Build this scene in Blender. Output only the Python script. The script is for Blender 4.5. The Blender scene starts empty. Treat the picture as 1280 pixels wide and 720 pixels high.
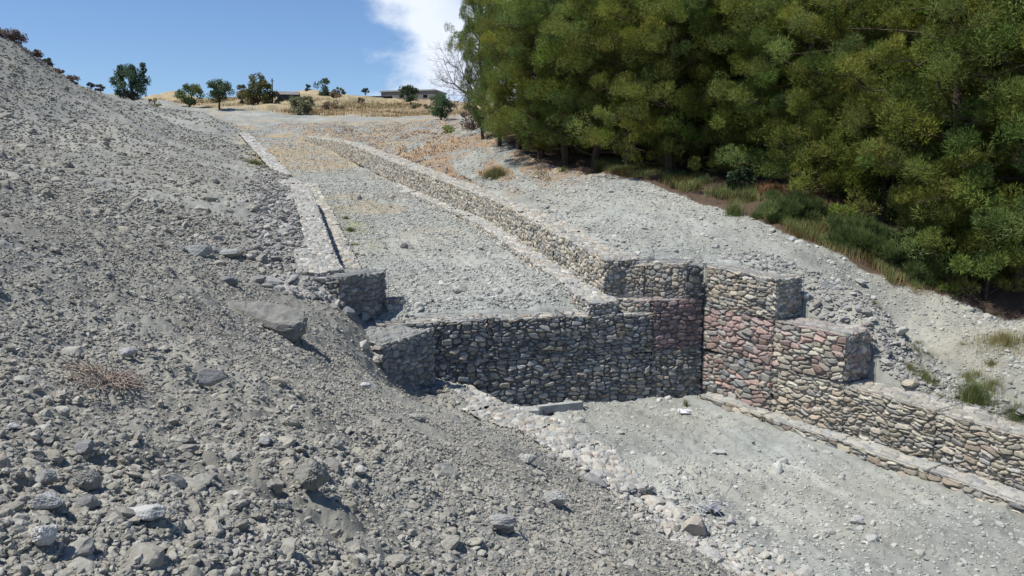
import bpy, math, random
import numpy as np
R=math.radians
rng=np.random.default_rng(7)
random.seed(7)
S=bpy.context.scene
COL=S.collection
# ------------------------------------------------------------ camera, sky, sun, exposure
PITCH=math.atan(125/1040)
cd=bpy.data.cameras.new('camera'); cam=bpy.data.objects.new('camera',cd); COL.objects.link(cam)
cd.sensor_width=36; cd.lens=36*1040/1280; cd.clip_start=.05; cd.clip_end=3000
cam.location=(0,0,0); cam.rotation_euler=(math.pi/2-PITCH,0,0)
S.camera=cam
SUN_AZ,SUN_EL=251.,62.      # compass style: clockwise from +Y
w=bpy.data.worlds.new('World'); S.world=w; w.use_nodes=True
nt=w.node_tree; nt.nodes.clear()
def N(nt,t,**k):
    n=nt.nodes.new(t)
    for a,b in k.items():
        if a.startswith('i_'): n.inputs[a[2:].replace('_',' ')].default_value=b
        else: setattr(n,a,b)
    return n
L=lambda a,b:nt.links.new(a,b)
out=N(nt,'ShaderNodeOutputWorld'); bg=N(nt,'ShaderNodeBackground'); bg.inputs[1].default_value=.083
sky=N(nt,'ShaderNodeTexSky',sky_type='NISHITA',sun_disc=False)
sky.sun_elevation=R(SUN_EL); sky.sun_rotation=R(SUN_AZ); sky.altitude=600; sky.air_density=1.0; sky.dust_density=.15; sky.ozone_density=2.2
# cloud, laid out by direction in the sky dome
tc=N(nt,'ShaderNodeTexCoord')
def cloudmask(az,el,rx,rz,thr):
    d=(math.sin(R(az))*math.cos(R(el)),math.cos(R(az))*math.cos(R(el)),math.sin(R(el)))
    sub=N(nt,'ShaderNodeVectorMath',operation='SUBTRACT'); L(tc.outputs['Generated'],sub.inputs[0]); sub.inputs[1].default_value=d
    sc=N(nt,'ShaderNodeVectorMath',operation='MULTIPLY'); L(sub.outputs[0],sc.inputs[0]); sc.inputs[1].default_value=(1/rx,1/rx,1/rz)
    ln=N(nt,'ShaderNodeVectorMath',operation='LENGTH'); L(sc.outputs[0],ln.inputs[0])
    nz=N(nt,'ShaderNodeTexNoise'); nz.inputs['Scale'].default_value=13; nz.inputs['Detail'].default_value=9; nz.inputs['Roughness'].default_value=.55
    mp=N(nt,'ShaderNodeMapping'); mp.inputs['Scale'].default_value=(1,1,1.6); L(tc.outputs['Generated'],mp.inputs[0]); L(mp.outputs[0],nz.inputs['Vector'])
    m=N(nt,'ShaderNodeMath',operation='MULTIPLY_ADD'); L(nz.outputs[0],m.inputs[0]); m.inputs[1].default_value=1.35; m.inputs[2].default_value=-.66
    a=N(nt,'ShaderNodeMath',operation='SUBTRACT'); a.inputs[0].default_value=1.0; L(ln.outputs['Value'],a.inputs[1])
    b=N(nt,'ShaderNodeMath',operation='ADD'); L(a.outputs[0],b.inputs[0]); L(m.outputs[0],b.inputs[1])
    r=N(nt,'ShaderNodeMapRange',interpolation_type='SMOOTHSTEP'); L(b.outputs[0],r.inputs[0]); r.inputs[1].default_value=thr-.04; r.inputs[2].default_value=thr+.42
    return r.outputs[0]
c1=cloudmask(-.8,10.6,.155,.145,.0)
c2=cloudmask(8,16,.2,.16,-.05)
mx0=N(nt,'ShaderNodeMath',operation='MAXIMUM'); L(c1,mx0.inputs[0]); L(c2,mx0.inputs[1])
mul=N(nt,'ShaderNodeMath',operation='MULTIPLY'); L(mx0.outputs[0],mul.inputs[0]); mul.inputs[1].default_value=.9
mix=N(nt,'ShaderNodeMix',data_type='RGBA'); L(mul.outputs[0],mix.inputs[0])
tint=N(nt,'ShaderNodeMix',data_type='RGBA',blend_type='MULTIPLY'); tint.inputs[0].default_value=1; tint.inputs[7].default_value=(.95,1.09,1.30,1); L(sky.outputs[0],tint.inputs[6])
cn=N(nt,'ShaderNodeTexNoise'); cn.inputs['Scale'].default_value=9; cn.inputs['Detail'].default_value=8; L(tc.outputs['Generated'],cn.inputs['Vector'])
cr=N(nt,'ShaderNodeMapRange'); cr.inputs[1].default_value=.38; cr.inputs[2].default_value=.62; L(cn.outputs[0],cr.inputs[0])
cm=N(nt,'ShaderNodeMix',data_type='RGBA'); L(cr.outputs[0],cm.inputs[0]); cm.inputs[6].default_value=(6.9,7.9,9.9,1); cm.inputs[7].default_value=(9.8,10.4,11.4,1); L(cm.outputs[2],mix.inputs[7])
L(tint.outputs[2],mix.inputs[6]); L(mix.outputs[2],bg.inputs[0]); L(bg.outputs[0],out.inputs[0])
sd=bpy.data.lights.new('sun','SUN'); sun=bpy.data.objects.new('sun',sd); COL.objects.link(sun)
sd.energy=4.7; sd.angle=R(.53); sd.color=(1,.96,.89)
sun.rotation_euler=(R(90-SUN_EL),0,R(180-SUN_AZ)); sun.location=(-20,0,40)
S.view_settings.view_transform='Standard'; S.view_settings.look='None'; S.view_settings.gamma=1; S.view_settings.use_curve_mapping=False
S.view_settings.exposure=0.24
S.render.engine='CYCLES'
S.cycles.max_bounces=5; S.cycles.diffuse_bounces=3; S.cycles.transparent_max_bounces=6

# ------------------------------------------------------------ helpers
def ray(px,py):
    x=(px-640)/1040; z=-(py-360)/1040
    return x,math.cos(PITCH)+z*math.sin(PITCH),-math.sin(PITCH)+z*math.cos(PITCH)
def at(px,py,d):
    r=ray(px,py); t=d/r[1]; return (r[0]*t,d,r[2]*t)
def ss(x): x=np.clip(x,0,1); return x*x*(3-2*x)
def tag(o,label=None,cat=None,group=None,kind=None):
    if label: o['label']=label
    if cat: o['category']=cat
    if group: o['group']=group
    if kind: o['kind']=kind
    return o
def empty(name,loc=(0,0,0),rz=0,parent=None):
    o=bpy.data.objects.new(name,None); COL.objects.link(o); o.location=loc; o.rotation_euler=(0,0,rz); o.empty_display_size=.2
    if parent: o.parent=parent
    return o
def raw_mesh(name,V,F,mat=None,col=None,smooth=False):
    me=bpy.data.meshes.new(name)
    V=np.asarray(V,dtype=np.float32); F=np.asarray(F,dtype=np.int32); k=F.shape[1]
    me.vertices.add(len(V)); me.vertices.foreach_set('co',V.ravel())
    me.loops.add(F.size); me.loops.foreach_set('vertex_index',F.ravel())
    me.polygons.add(len(F)); me.polygons.foreach_set('loop_start',np.arange(0,F.size,k,dtype=np.int32))
    me.polygons.foreach_set('use_smooth',np.full(len(F),smooth))
    me.update(calc_edges=True)
    if col is not None:
        a=me.color_attributes.new('col','FLOAT_COLOR','POINT')
        c=np.ones((len(V),4),dtype=np.float32); c[:,:3]=col; a.data.foreach_set('color',c.ravel())
    if mat: me.materials.append(mat)
    return me
def obj(name,me,parent=None):
    o=bpy.data.objects.new(name,me); COL.objects.link(o)
    if parent: o.parent=parent
    return o
def copy_tree(o,parent=None):
    c=o.copy(); COL.objects.link(c)
    if parent: c.parent=parent
    for ch in list(o.children): copy_tree(ch,c)
    return c
class MB:
    def __init__(s): s.V=[];s.F=[];s.n=0
    def add(s,V,F):
        V=np.asarray(V,float); F=np.asarray(F,int)
        if F.shape[1]==4: F=np.vstack([F[:,[0,1,2]],F[:,[0,2,3]]])
        s.V.append(V); s.F.append(F+s.n); s.n+=len(V)
    def box(s,c,d,rz=0):
        v=np.array([(x,y,z) for x in(-.5,.5) for y in(-.5,.5) for z in(-.5,.5)])*d
        q=np.array([[0,1,3,2],[4,6,7,5],[0,4,5,1],[2,3,7,6],[0,2,6,4],[1,5,7,3]])
        cr,sr=math.cos(rz),math.sin(rz); v=np.stack([v[:,0]*cr-v[:,1]*sr,v[:,0]*sr+v[:,1]*cr,v[:,2]],1)+c
        s.add(v,q)
    def tube(s,P,rad,n=6,cap=True):
        P=np.asarray(P,float); k=len(P); rad=np.broadcast_to(rad,(k,))
        T=np.gradient(P,axis=0); T/=np.linalg.norm(T,axis=1)[:,None]+1e-9
        a=np.array([0,0,1.]) if abs(T[0][2])<.8 else np.array([1.,0,0])
        A=np.cross(T,a); A/=np.linalg.norm(A,axis=1)[:,None]+1e-9; B=np.cross(T,A)
        th=np.arange(n)*2*math.pi/n
        V=(P[:,None,:]+rad[:,None,None]*(np.cos(th)[None,:,None]*A[:,None,:]+np.sin(th)[None,:,None]*B[:,None,:])).reshape(-1,3)
        F=[]
        for i in range(k-1):
            for j in range(n):
                F.append([i*n+j,i*n+(j+1)%n,(i+1)*n+(j+1)%n,(i+1)*n+j])
        s.add(V,F)
        if cap and n>=3:
            for base,f in((0,-1),(k-1,1)):
                s.add(V[base*n:(base+1)*n],[[0,j,j+1] if f>0 else [0,j+1,j] for j in range(1,n-1)])
    def build(s,name,mat,parent=None,smooth=False):
        return obj(name,raw_mesh(name,np.vstack(s.V),np.vstack(s.F),mat,None,smooth),parent)

# hashing / noise in numpy
def h3(ix,iy,iz,seed=0):
    n=(ix.astype(np.int64)*73856093)^(iy.astype(np.int64)*19349663)^(iz.astype(np.int64)*83492791)^(seed*2654435761)
    n=(n^(n>>13))*1274126177&0xffffffff; n=(n^(n>>16))*2246822519&0xffffffff; n=n^(n>>15)
    return (n&0xffffff).astype(np.float32)/16777216.
def vnoise(x,y,seed=0):
    ix=np.floor(x);iy=np.floor(y);fx=ss(x-ix);fy=ss(y-iy); z=np.zeros_like(ix)
    a=h3(ix,iy,z,seed);b=h3(ix+1,iy,z,seed);c=h3(ix,iy+1,z,seed);d=h3(ix+1,iy+1,z,seed)
    return (a*(1-fx)+b*fx)*(1-fy)+(c*(1-fx)+d*fx)*fy
def fbm(x,y,o=4,seed=0):
    s=0;a=.5
    for i in range(o): s=s+a*vnoise(x*2**i+17.3*i,y*2**i-9.1*i,seed+i); a*=.5
    return s/(1-.5**o)
def clods(x,y,w,seed=0,dens=.8):
    """faceted lumps of random size on a jittered grid: height (0..~.5)*w"""
    gx=x/w;gy=y/w;ix=np.floor(gx);iy=np.floor(gy);H=np.zeros_like(gx);zz=np.zeros_like(ix)
    for dx in(-1,0,1):
        for dy in(-1,0,1):
            cx=ix+dx;cy=iy+dy
            px=cx+.15+.7*h3(cx,cy,zz,seed);py=cy+.15+.7*h3(cx,cy,zz+1,seed)
            s=h3(cx,cy,zz+2,seed); r=(.25+.65*s*s)*(h3(cx,cy,zz+3,seed)<dens)+1e-3
            an=h3(cx,cy,zz+4,seed)*6.283; ca=np.cos(an);sa=np.sin(an)
            ux=gx-px;uy=gy-py; a=(ux*ca+uy*sa);b=(-ux*sa+uy*ca)*1.45
            d=(np.abs(a)**2.6+np.abs(b)**2.6)**(1/2.6)/r
            tilt=1+.7*(a/r)*(h3(cx,cy,zz+5,seed)-.3)
            hh=r*np.clip(1-d*d,0,1)**.7*.46*tilt
            H=np.maximum(H,hh)
    return H*w

# ------------------------------------------------------------ materials
def attr_mat(name,rough=.95,bump=0,scale=60,mottle=.25,mscale=9,spec=.2,tint=(1,1,1)):
    m=bpy.data.materials.new(name); m.use_nodes=True; nt=m.node_tree; b=nt.nodes['Principled BSDF']
    b.inputs['Roughness'].default_value=rough; b.inputs['Specular IOR Level'].default_value=spec
    at_=nt.nodes.new('ShaderNodeAttribute'); at_.attribute_name='col'
    geo=nt.nodes.new('ShaderNodeNewGeometry')
    nz=nt.nodes.new('ShaderNodeTexNoise'); nz.inputs['Scale'].default_value=mscale; nz.inputs['Detail'].default_value=7; nz.inputs['Roughness'].default_value=.7
    nt.links.new(geo.outputs['Position'],nz.inputs['Vector'])
    mr=nt.nodes.new('ShaderNodeMapRange'); nt.links.new(nz.outputs[0],mr.inputs[0]); mr.inputs[1].default_value=.25; mr.inputs[2].default_value=.75; mr.inputs[3].default_value=1-mottle; mr.inputs[4].default_value=1+mottle
    mm=nt.nodes.new('ShaderNodeVectorMath'); mm.operation='SCALE'; nt.links.new(at_.outputs['Color'],mm.inputs[0]); nt.links.new(mr.outputs[0],mm.inputs['Scale'])
    nt.links.new(mm.outputs[0],b.inputs['Base Color'])
    if bump:
        n2=nt.nodes.new('ShaderNodeTexNoise'); n2.inputs['Scale'].default_value=scale; n2.inputs['Detail'].default_value=6; n2.inputs['Roughness'].default_value=.7
        nt.links.new(geo.outputs['Position'],n2.inputs['Vector'])
        bp=nt.nodes.new('ShaderNodeBump'); bp.inputs['Strength'].default_value=bump; bp.inputs['Distance'].default_value=.02
        nt.links.new(n2.outputs[0],bp.inputs['Height']); nt.links.new(bp.outputs[0],b.inputs['Normal'])
    return m
def plain_mat(name,c,rough=.8,mottle=.2,mscale=12,metal=0,bump=.0,bscale=40):
    m=bpy.data.materials.new(name); m.use_nodes=True; nt=m.node_tree; b=nt.nodes['Principled BSDF']
    b.inputs['Roughness'].default_value=rough; b.inputs['Metallic'].default_value=metal; b.inputs['Specular IOR Level'].default_value=.25
    geo=nt.nodes.new('ShaderNodeNewGeometry')
    nz=nt.nodes.new('ShaderNodeTexNoise'); nz.inputs['Scale'].default_value=mscale; nz.inputs['Detail'].default_value=6; nz.inputs['Roughness'].default_value=.65
    nt.links.new(geo.outputs['Position'],nz.inputs['Vector'])
    cr=nt.nodes.new('ShaderNodeValToRGB'); cr.color_ramp.elements[0].position=.3; cr.color_ramp.elements[1].position=.7
    cr.color_ramp.elements[0].color=tuple(v*(1-mottle) for v in c)+(1,); cr.color_ramp.elements[1].color=tuple(min(1,v*(1+mottle)) for v in c)+(1,)
    nt.links.new(nz.outputs[0],cr.inputs[0]); nt.links.new(cr.outputs[0],b.inputs['Base Color'])
    if bump:
        bp=nt.nodes.new('ShaderNodeBump'); bp.inputs['Strength'].default_value=bump; bp.inputs['Distance'].default_value=.03
        n2=nt.nodes.new('ShaderNodeTexNoise'); n2.inputs['Scale'].default_value=bscale; n2.inputs['Detail'].default_value=6
        nt.links.new(geo.outputs['Position'],n2.inputs['Vector'])
        nt.links.new(n2.outputs[0],bp.inputs['Height']); nt.links.new(bp.outputs[0],b.inputs['Normal'])
    return m
def leaf_mat(name,transl=.3,rough=.6):
    m=bpy.data.materials.new(name); m.use_nodes=True; nt=m.node_tree; b=nt.nodes['Principled BSDF']
    b.inputs['Roughness'].default_value=rough; b.inputs['Specular IOR Level'].default_value=.15
    a=nt.nodes.new('ShaderNodeAttribute'); a.attribute_name='col'
    nt.links.new(a.outputs['Color'],b.inputs['Base Color'])
    t=nt.nodes.new('ShaderNodeBsdfTranslucent'); nt.links.new(a.outputs['Color'],t.inputs[0])
    mx=nt.nodes.new('ShaderNodeMixShader'); mx.inputs[0].default_value=transl
    o=nt.nodes['Material Output']; nt.links.new(b.outputs[0],mx.inputs[1]); nt.links.new(t.outputs[0],mx.inputs[2]); nt.links.new(mx.outputs[0],o.inputs[0])
    return m
M_ground=attr_mat('clay_ground',bump=.7,scale=55,mottle=.22,mscale=6)
M_stone=attr_mat('stone_fill',rough=.9,bump=.55,scale=38,mottle=.28,mscale=16)
M_rock=attr_mat('boulder_rock',rough=.92,bump=1.0,scale=34,mottle=.35,mscale=9)
M_leaf=leaf_mat('needles',.30); M_leaf2=leaf_mat('leaves',.25); M_grass=leaf_mat('grass_blades',.3)
M_wire=plain_mat('galvanised_wire',(.22,.24,.27),rough=.5,metal=.5)
M_darkwire=plain_mat('rusted_wire',(.06,.065,.08),rough=.6,metal=.3)
M_bark=plain_mat('bark',(.075,.055,.042),rough=.95,mottle=.4,mscale=18,bump=.6)
M_twig=plain_mat('grey_bark',(.13,.10,.10),rough=.95,mottle=.3)
M_drytwig=plain_mat('dry_stem',(.33,.265,.215),rough=.95,mottle=.35)
M_conc=plain_mat('concrete',(.33,.34,.32),rough=.9,mottle=.25,mscale=5,bump=.3)
M_wall=plain_mat('bare_blockwork',(.19,.18,.17),rough=.95,mottle=.2,mscale=.6)
M_dark=plain_mat('dark_opening',(.02,.02,.022),rough=.6)
M_shed=plain_mat('dark_sheet',(.04,.045,.055),rough=.6)

# ------------------------------------------------------------ terrain
U=np.array([-.281,.960]); Vv=np.array([.960,.281]); P0=np.array([-1.85,19.3])
def st(x,y): return (x-P0[0])*U[0]+(y-P0[1])*U[1],(x-P0[0])*Vv[0]+(y-P0[1])*Vv[1]
def xy(s,t): return P0[0]+s*U[0]+t*Vv[0],P0[1]+s*U[1]+t*Vv[1]
K=.124
def bedz(s): return -3.1+K*s
FAR=[(-33,100,8.3),(-22,105,8.7),(-12,100,8.3),(-25,140,14.8),(-49,130,12.9),(-39,140,15.0),(-8,110,9.4),(-11,140,13.6),(-57,110,12.6),(-40,95,8.9),
     (-30,200,16.5),(-90,200,17),(60,200,18),(60,120,15),(-110,110,24),(20,140,14),(-60,300,18),(60,300,20),(-20,160,15.4),(-45,160,15.6)]
sx=lambda s,t,z:(*xy(s,t),z)
BERM=[(-2.0,19.25,-4.5),(-.93,18.91,-4.65),(-.11,17.97,-4.8),(1.05,16.94,-4.9),(1.83,15.78,-5.0),(2.53,14.13,-5.1),(3.32,12.96,-5.15),(4.02,11.07,-5.2),(5.0,9.2,-5.3),(7.2,5,-5.6)]
PL=[(0,0,-1.6),(0,4.7,-2.3),(0,8.5,-3.0),(0,13,-4.1),(-2,13,-3.3),(-2.2,15,-3.85),(1.0,11,-4.35),(2.4,10,-4.65),(3.2,8.5,-4.7),(-4.55,18.55,-2.12),(-4.2,14,-2.15),(-5,5,-.3),(-5,0,.5),(-10,8,1.3),(-10,14,.45),(-15.4,25,.95),(-3.5,16.2,-2.95),(-3.35,17.2,-2.9),(-2.5,16.7,-4.2),(-1.45,18.15,-4.5),
    (-4.9,17.8,-2.2),(-5.4,19.6,-1.95),(2,8,-3.85),(3.2,4,-3.6),(0,-6,-1.0),(-12,-8,3),(5,-6,-3.6),(-20,5,5.2),
    (-23.5,38,4.9),(-27.8,45,8.9),(-26,50,6.15),(-26.5,61,5.4),(-34,44,12.5),(-45,50,16),(-40,35,13),(-30,66,6.0),(-31,80,6.5),(-33,72,6.5),(-36,72,7.2),(-30.6,59,7.1),(-36.5,81,7.8),(-27,56,5.8),(-22,48,3.9),(-45,80,11),(-20,32,2.3),(-23,55,3.9),(-28,80,6.3),
    sx(4,-3.1,bedz(4)+1.2),sx(10,-3.1,bedz(10)+1.2),sx(16,-3.1,bedz(16)+1.1),sx(22,-3.2,bedz(22)+.9),sx(30,-3.8,bedz(30)+.4),sx(45,-5,bedz(45)+.4),sx(62,-7,bedz(62)+.3),
    sx(8,-9,bedz(8)+2.4),sx(20,-9,bedz(20)+2.3),sx(35,-10,bedz(35)+1.9),sx(50,-12,bedz(50)+1.7)]
PL+=[(b[0]-.98,b[1]-.62,b[2]+.02) for b in BERM[1:]]
rpz=lambda k,p,z:(4.92+.578*k+.816*p,21.12-.816*k+.578*p,z)
PR=[(-1.7,45,1.95),(1.7,30,-.35),(3.5,36,.7),(6.3,30,-.25),(7.9,25,-1.25),(6.2,23,-1.75),(4.2,22.6,-1.95),at(1090,350,22.3),at(1200,372,22.0),at(1285,385,21.5),(6.6,21.2,-2.0),rpz(2.9,1.3,-3.0),rpz(3.6,1.5,-3.15),rpz(4.35,1.2,-4.0),rpz(3.2,2.6,-2.85),rpz(4.8,1.3,-4.15),rpz(7,1.25,-4.45),rpz(10,1.3,-4.7),rpz(14,1.3,-4.95),at(1200,430,19.6),at(1280,450,18.6),at(1180,485,17.9),at(1275,515,16.6),at(1110,420,20.2),
    (20,40,3.2),(30,25,1.8),(22,15,-.8),(15,8,-4.3),(13.5,12.5,-4.1),(14.5,21,-2.0),(12,26,-.8),(10,60,5.0),(30,80,9.5),(40,50,6),(-2,60,3.9),(-5.6,75,4.9),(-3.5,52,3.2),
    sx(3,6.2,bedz(3)+1.15),sx(9,5.6,bedz(9)+1.1),sx(15,5.1,bedz(15)+1.1),sx(22,4.6,bedz(22)+1.0),sx(30,4,bedz(30)+1),sx(42,3.2,bedz(42)+.9),sx(55,2,bedz(55)+.7),(16,0,-4.5),(20,-10,-5),(12,-20,-5)]
PU=[sx(s,t,bedz(s)+.03*abs(t-1.5)) for s in(0,1.5,6,13,20,28,36,45,55,62) for t in(-1.5+(-.06*s if s>20 else 0),4.6-max(0,s-13)*.09)]+FAR[:8]
PD=[(4.9,20.6,-5.36),(6.2,18,-5.5),(7.8,15.6,-5.68),(9.2,14.2,-5.78),(0,19.2,-5.25),(2,20,-5.3),(1.6,17,-5.3),(3,14.5,-5.45),(4.2,12,-5.6),(5.6,9.8,-5.75),(9,8,-6.0),(12,11,-6.0),(9,2,-6.4)]
def tps(P,lam=.02):
    P=np.array(P,float); n=len(P); sc=10.
    X=P[:,:2]/sc; r=np.linalg.norm(X[:,None]-X[None],axis=2)
    Kk=np.where(r>0,r*r*np.log(r+1e-12),0)+lam*.02*np.eye(n)
    A=np.zeros((n+3,n+3)); A[:n,:n]=Kk; A[:n,n]=1; A[:n,n+1:]=X; A[n,:n]=1; A[n+1:,:n]=X.T
    c=np.linalg.solve(A,np.concatenate([P[:,2],np.zeros(3)]))
    def f(x,y):
        o=c[n]+c[n+1]*x/sc+c[n+2]*y/sc
        for i in range(n):
            q=(x/sc-X[i,0])**2+(y/sc-X[i,1])**2
            o=o+c[i]*.5*q*np.log(q+1e-12)
        return o
    return f
fL=tps(PL+FAR);fR=tps(PR+FAR);fU=tps(PU);fD=tps(PD)
_l=[(7.2-.8,5),(5.0-.5,9.2)]+[(b[0]-.8,b[1]) for b in BERM[7:0:-1]]+[(-2.2,19.15),(-3.6,19.8),(-4.2,20.3)]+[xy(s,-2.45) for s in(2,10,20)]+[xy(25,-2.2),xy(30,-2.9),xy(45,-4),xy(62,-6),xy(80,-9),xy(200,-30)]
_r=[(16.2,5),(10.12,15.15),(5.72,21.4),(2.9,21.9)]+[xy(s,t) for s,t in((3,5.1),(12.6,5.05),(17,4.4),(27,3.5),(49,1.5),(62,-1),(80,-5),(200,-28))]
_l=sorted(_l,key=lambda q:q[1]);_r=sorted(_r,key=lambda q:q[1])
LX,LY=zip(*_l);RX,RY=zip(*_r)
def regions(x,y):
    s,t=st(x,y)
    wd=.35+np.clip(y-55,0,60)*.06
    xl=np.interp(y,LY,LX);xr=np.interp(y,RY,RX)
    a=ss((x-xl)/wd*.5+.5); b=ss((x-xr)/wd*.5+.5); up=ss((s-.5)/.5+.5)
    return s,t,a,b,up
def macro(x,y):
    s,t,a,b,up=regions(x,y)
    zin=(fU(x,y)-.16*ss(1-(s-.9)/.5))*up+fD(x,y)*(1-up)
    z=fL(x,y)*(1-a)+zin*a
    z=z*(1-b)+fR(x,y)*b
    return z,s,t,a,b,up
def relief(x,y,a,b,r,cell):
    inside=a*(1-b)
    s,t=st(x,y)
    rough=(1-a)*1.0+inside*.95+b*1.0
    far=np.clip(r/60,0,1)
    big=(fbm(x/2.1,y/2.1,3,11)-.5)*.28*(1-.55*inside)+(fbm(x/.7,y/.7,3,5)-.5)*.13*rough
    h=big
    patch=.45+1.1*fbm(x/1.7,y/1.7,2,77)
    for w_,am,sd in((.62,.2,1),(.27,.55,2),(.125,.62,3),(.06,.55,4),(.028,.5,5)):
        vis=np.clip(w_/(cell*2.2)-1,0,1)
        if w_<.1: m=vis>0
        else: m=np.ones_like(x,bool)
        if not m.any(): continue
        cl=np.zeros_like(x)
        cl[m]=clods(x[m]+.05*sd*vnoise(x[m]*5,y[m]*5,sd),y[m],w_,sd,.75)
        h=h+cl*am*vis*rough*patch*(1 if w_<.5 else (1-inside))
    h=h+(fbm(x/.085,y/.085,2,61)-.5)*.022*np.clip(1.6-cell/.018,0,1)
    h=h+inside*(fbm(t/.28+fbm(s/2,t,2,8),s/3.5,3,63)-.5)*.13
    # far coarse relief
    h=h+(fbm(x/3.3,y/3.3,4,31)-.5)*.6*far*(1-inside*.7)
    m=y>100
    if m.any(): h=h+np.where(m,(fbm(x/9,y/9,4,41)-.5)*3*ss((y-105)/25),0)
    return h
def surf(x,y,micro=True):
    z,s,t,a,b,up=macro(x,y)
    r=np.hypot(x,y); cell=np.maximum(.0014*r,.004)
    return z+(relief(x,y,a,b,r,cell) if micro else 0)
def inpoly(px,py,poly):
    c=np.zeros(px.shape,bool); n=len(poly)
    for i in range(n):
        x1,y1=poly[i];x2,y2=poly[(i+1)%n]
        if y1==y2: continue
        c^=((y1>py)!=(y2>py))&(px<(x2-x1)*(py-y1)/(y2-y1)+x1)
    return c
FEDGE=[(-3.0,120),(-2.2,62),(-1.2,49),(1.2,40),(3.6,35.5),(5.2,31.5),(6.6,28.6),(7.9,25.0),(9.6,22.6),(11.4,22.0),(13,21.2),(15,19.5),(17,14),(19,0),(60,-5),(80,120)]
def ground_color(x,y,s,t,a,b,r):
    inside=a*(1-b)
    n1=fbm(x/3,y/3,4,101);n2=fbm(x/.8,y/.8,4,102);n3=fbm(x/12,y/12,3,103)
    c=np.empty(x.shape+(3,),np.float32)
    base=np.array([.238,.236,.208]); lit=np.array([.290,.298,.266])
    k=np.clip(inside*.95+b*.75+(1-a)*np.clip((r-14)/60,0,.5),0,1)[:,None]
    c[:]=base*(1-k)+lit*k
    c*=(.72+.56*n1)[:,None]; c*=(.74+.52*n2)[:,None]
    hue=fbm(x/1.9,y/1.9,3,140)[:,None]-.5; c*=1+hue*np.array([.14,.05,-.08])
    def mixc(m,col):
        m=np.clip(m,0,1)[:,None]; c[:]=c*(1-m)+np.array(col)*(.7+.6*n2)[:,None]*m
    c*=(1+(inside*(fbm(t/.35,s/4.,3,150)-.5)*.35))[:,None]
    # dry straw hill behind
    hill=.92*ss((y-(104+np.clip((-x-20)/12,-1,2.5)*7)+(n1-.5)*14)/5)
    mixc(hill*.95,(.36,.285,.16)); mixc(hill*ss((n3-.48)*9)*.6,(.22,.16,.10)); mixc(hill*ss((n1-.55)*9)*.7,(.15,.14,.08))
    # rust-coloured dry growth on the right bank and at the head of the channel
    st_n=fbm((x+y*.25)/.9,(y-x)/5.0,4,120)
    rust=b*ss((s-9)/8)*ss((85-s)/25)*ss((st_n-.36)*8)
    mixc(rust*.9*ss((n2-.24)*5),(.275,.185,.11))
    hd=ss((s-26)/14)*ss((98-y)/8)*ss((n1-.40)*7)
    mixc(hd*.8*a*ss((n2-.25)*4),(.30,.235,.145))
    yl=inside*ss((s-5)/14)*ss((n1-.53)*10)*.55
    mixc(yl,(.30,.23,.13))
    gp=np.exp(-(((s-12.5)/4.5)**2+((t+.35)/.5)**2)); mixc(gp*ss((n2-.35)*5)*.8,(.20,.20,.10))
    lp=np.exp(-(((x+15.6+(y-54)*.32)/1.3)**2+((y-54)/9)**2)); mixc(lp*1.2*ss((n2-.3)*5),(.34,.25,.12))
    # forest floor, brown litter, and the browner soil at its foot
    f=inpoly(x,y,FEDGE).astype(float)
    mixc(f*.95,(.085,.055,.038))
    br=b*ss((x-8.0)/3)*ss((25-y)/5)*(1-f)*ss((n1-.35)*4); mixc(br*.35,(.33,.29,.22))
    pb=(1-a)*np.exp(-((r-60)/30)**2)*ss((-x-18)/6)*ss((n1-.45)*6); mixc(pb*.12,(.20,.17,.13))
    return c
def build_ground():
    az=np.concatenate([np.linspace(R(-37),R(37),1180),np.linspace(R(37),R(323),110)[1:-1]])
    rs=[.45]
    while rs[-1]<420:
        r=rs[-1]; rs.append(r*(1+(.02 if r<1.8 else .0052 if r<12 else .0056 if r<45 else .009 if r<110 else .02)))
    rs=np.array(rs); na,nr=len(az),len(rs)
    RR,AA=np.meshgrid(rs,az,indexing='ij')
    x=(RR*np.sin(AA)).ravel();y=(RR*np.cos(AA)).ravel();r=RR.ravel()
    z,s,t,a,b,up=macro(x,y)
    z=z+relief(x,y,a,b,r,np.maximum(.0016*r,.004))
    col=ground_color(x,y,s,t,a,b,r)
    V=np.stack([x,y,z],1)
    i=np.arange(nr-1)[:,None]*na; j=np.arange(na)[None]; j2=(j+1)%na
    F=np.stack([i+j,i+j2,i+na+j2,i+na+j],-1).reshape(-1,4)[:,::-1]
    # close the small hole at the feet with a fan of ground
    V=np.vstack([V,[[0,0,float(macro(np.array([0.]),np.array([0.]))[0][0])]]]); col=np.vstack([col,[[.25,.25,.23]]])
    me=raw_mesh('ground',V,F,M_ground,col,True)
    o=obj('ground',me); tag(o,kind='structure')
    c=len(V)-1; k=[c]+list(range(0,na,8))
    Vc=V[k]; Fc=[[0,q,q+1 if q+1<len(k) else 1] for q in range(1,len(k))]
    o2=obj('ground_cap',raw_mesh('ground_cap',Vc,np.array(Fc)[:,::-1],M_ground,col[k],True)); tag(o2,kind='structure')
    print('ground verts',len(V))
build_ground()

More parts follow.
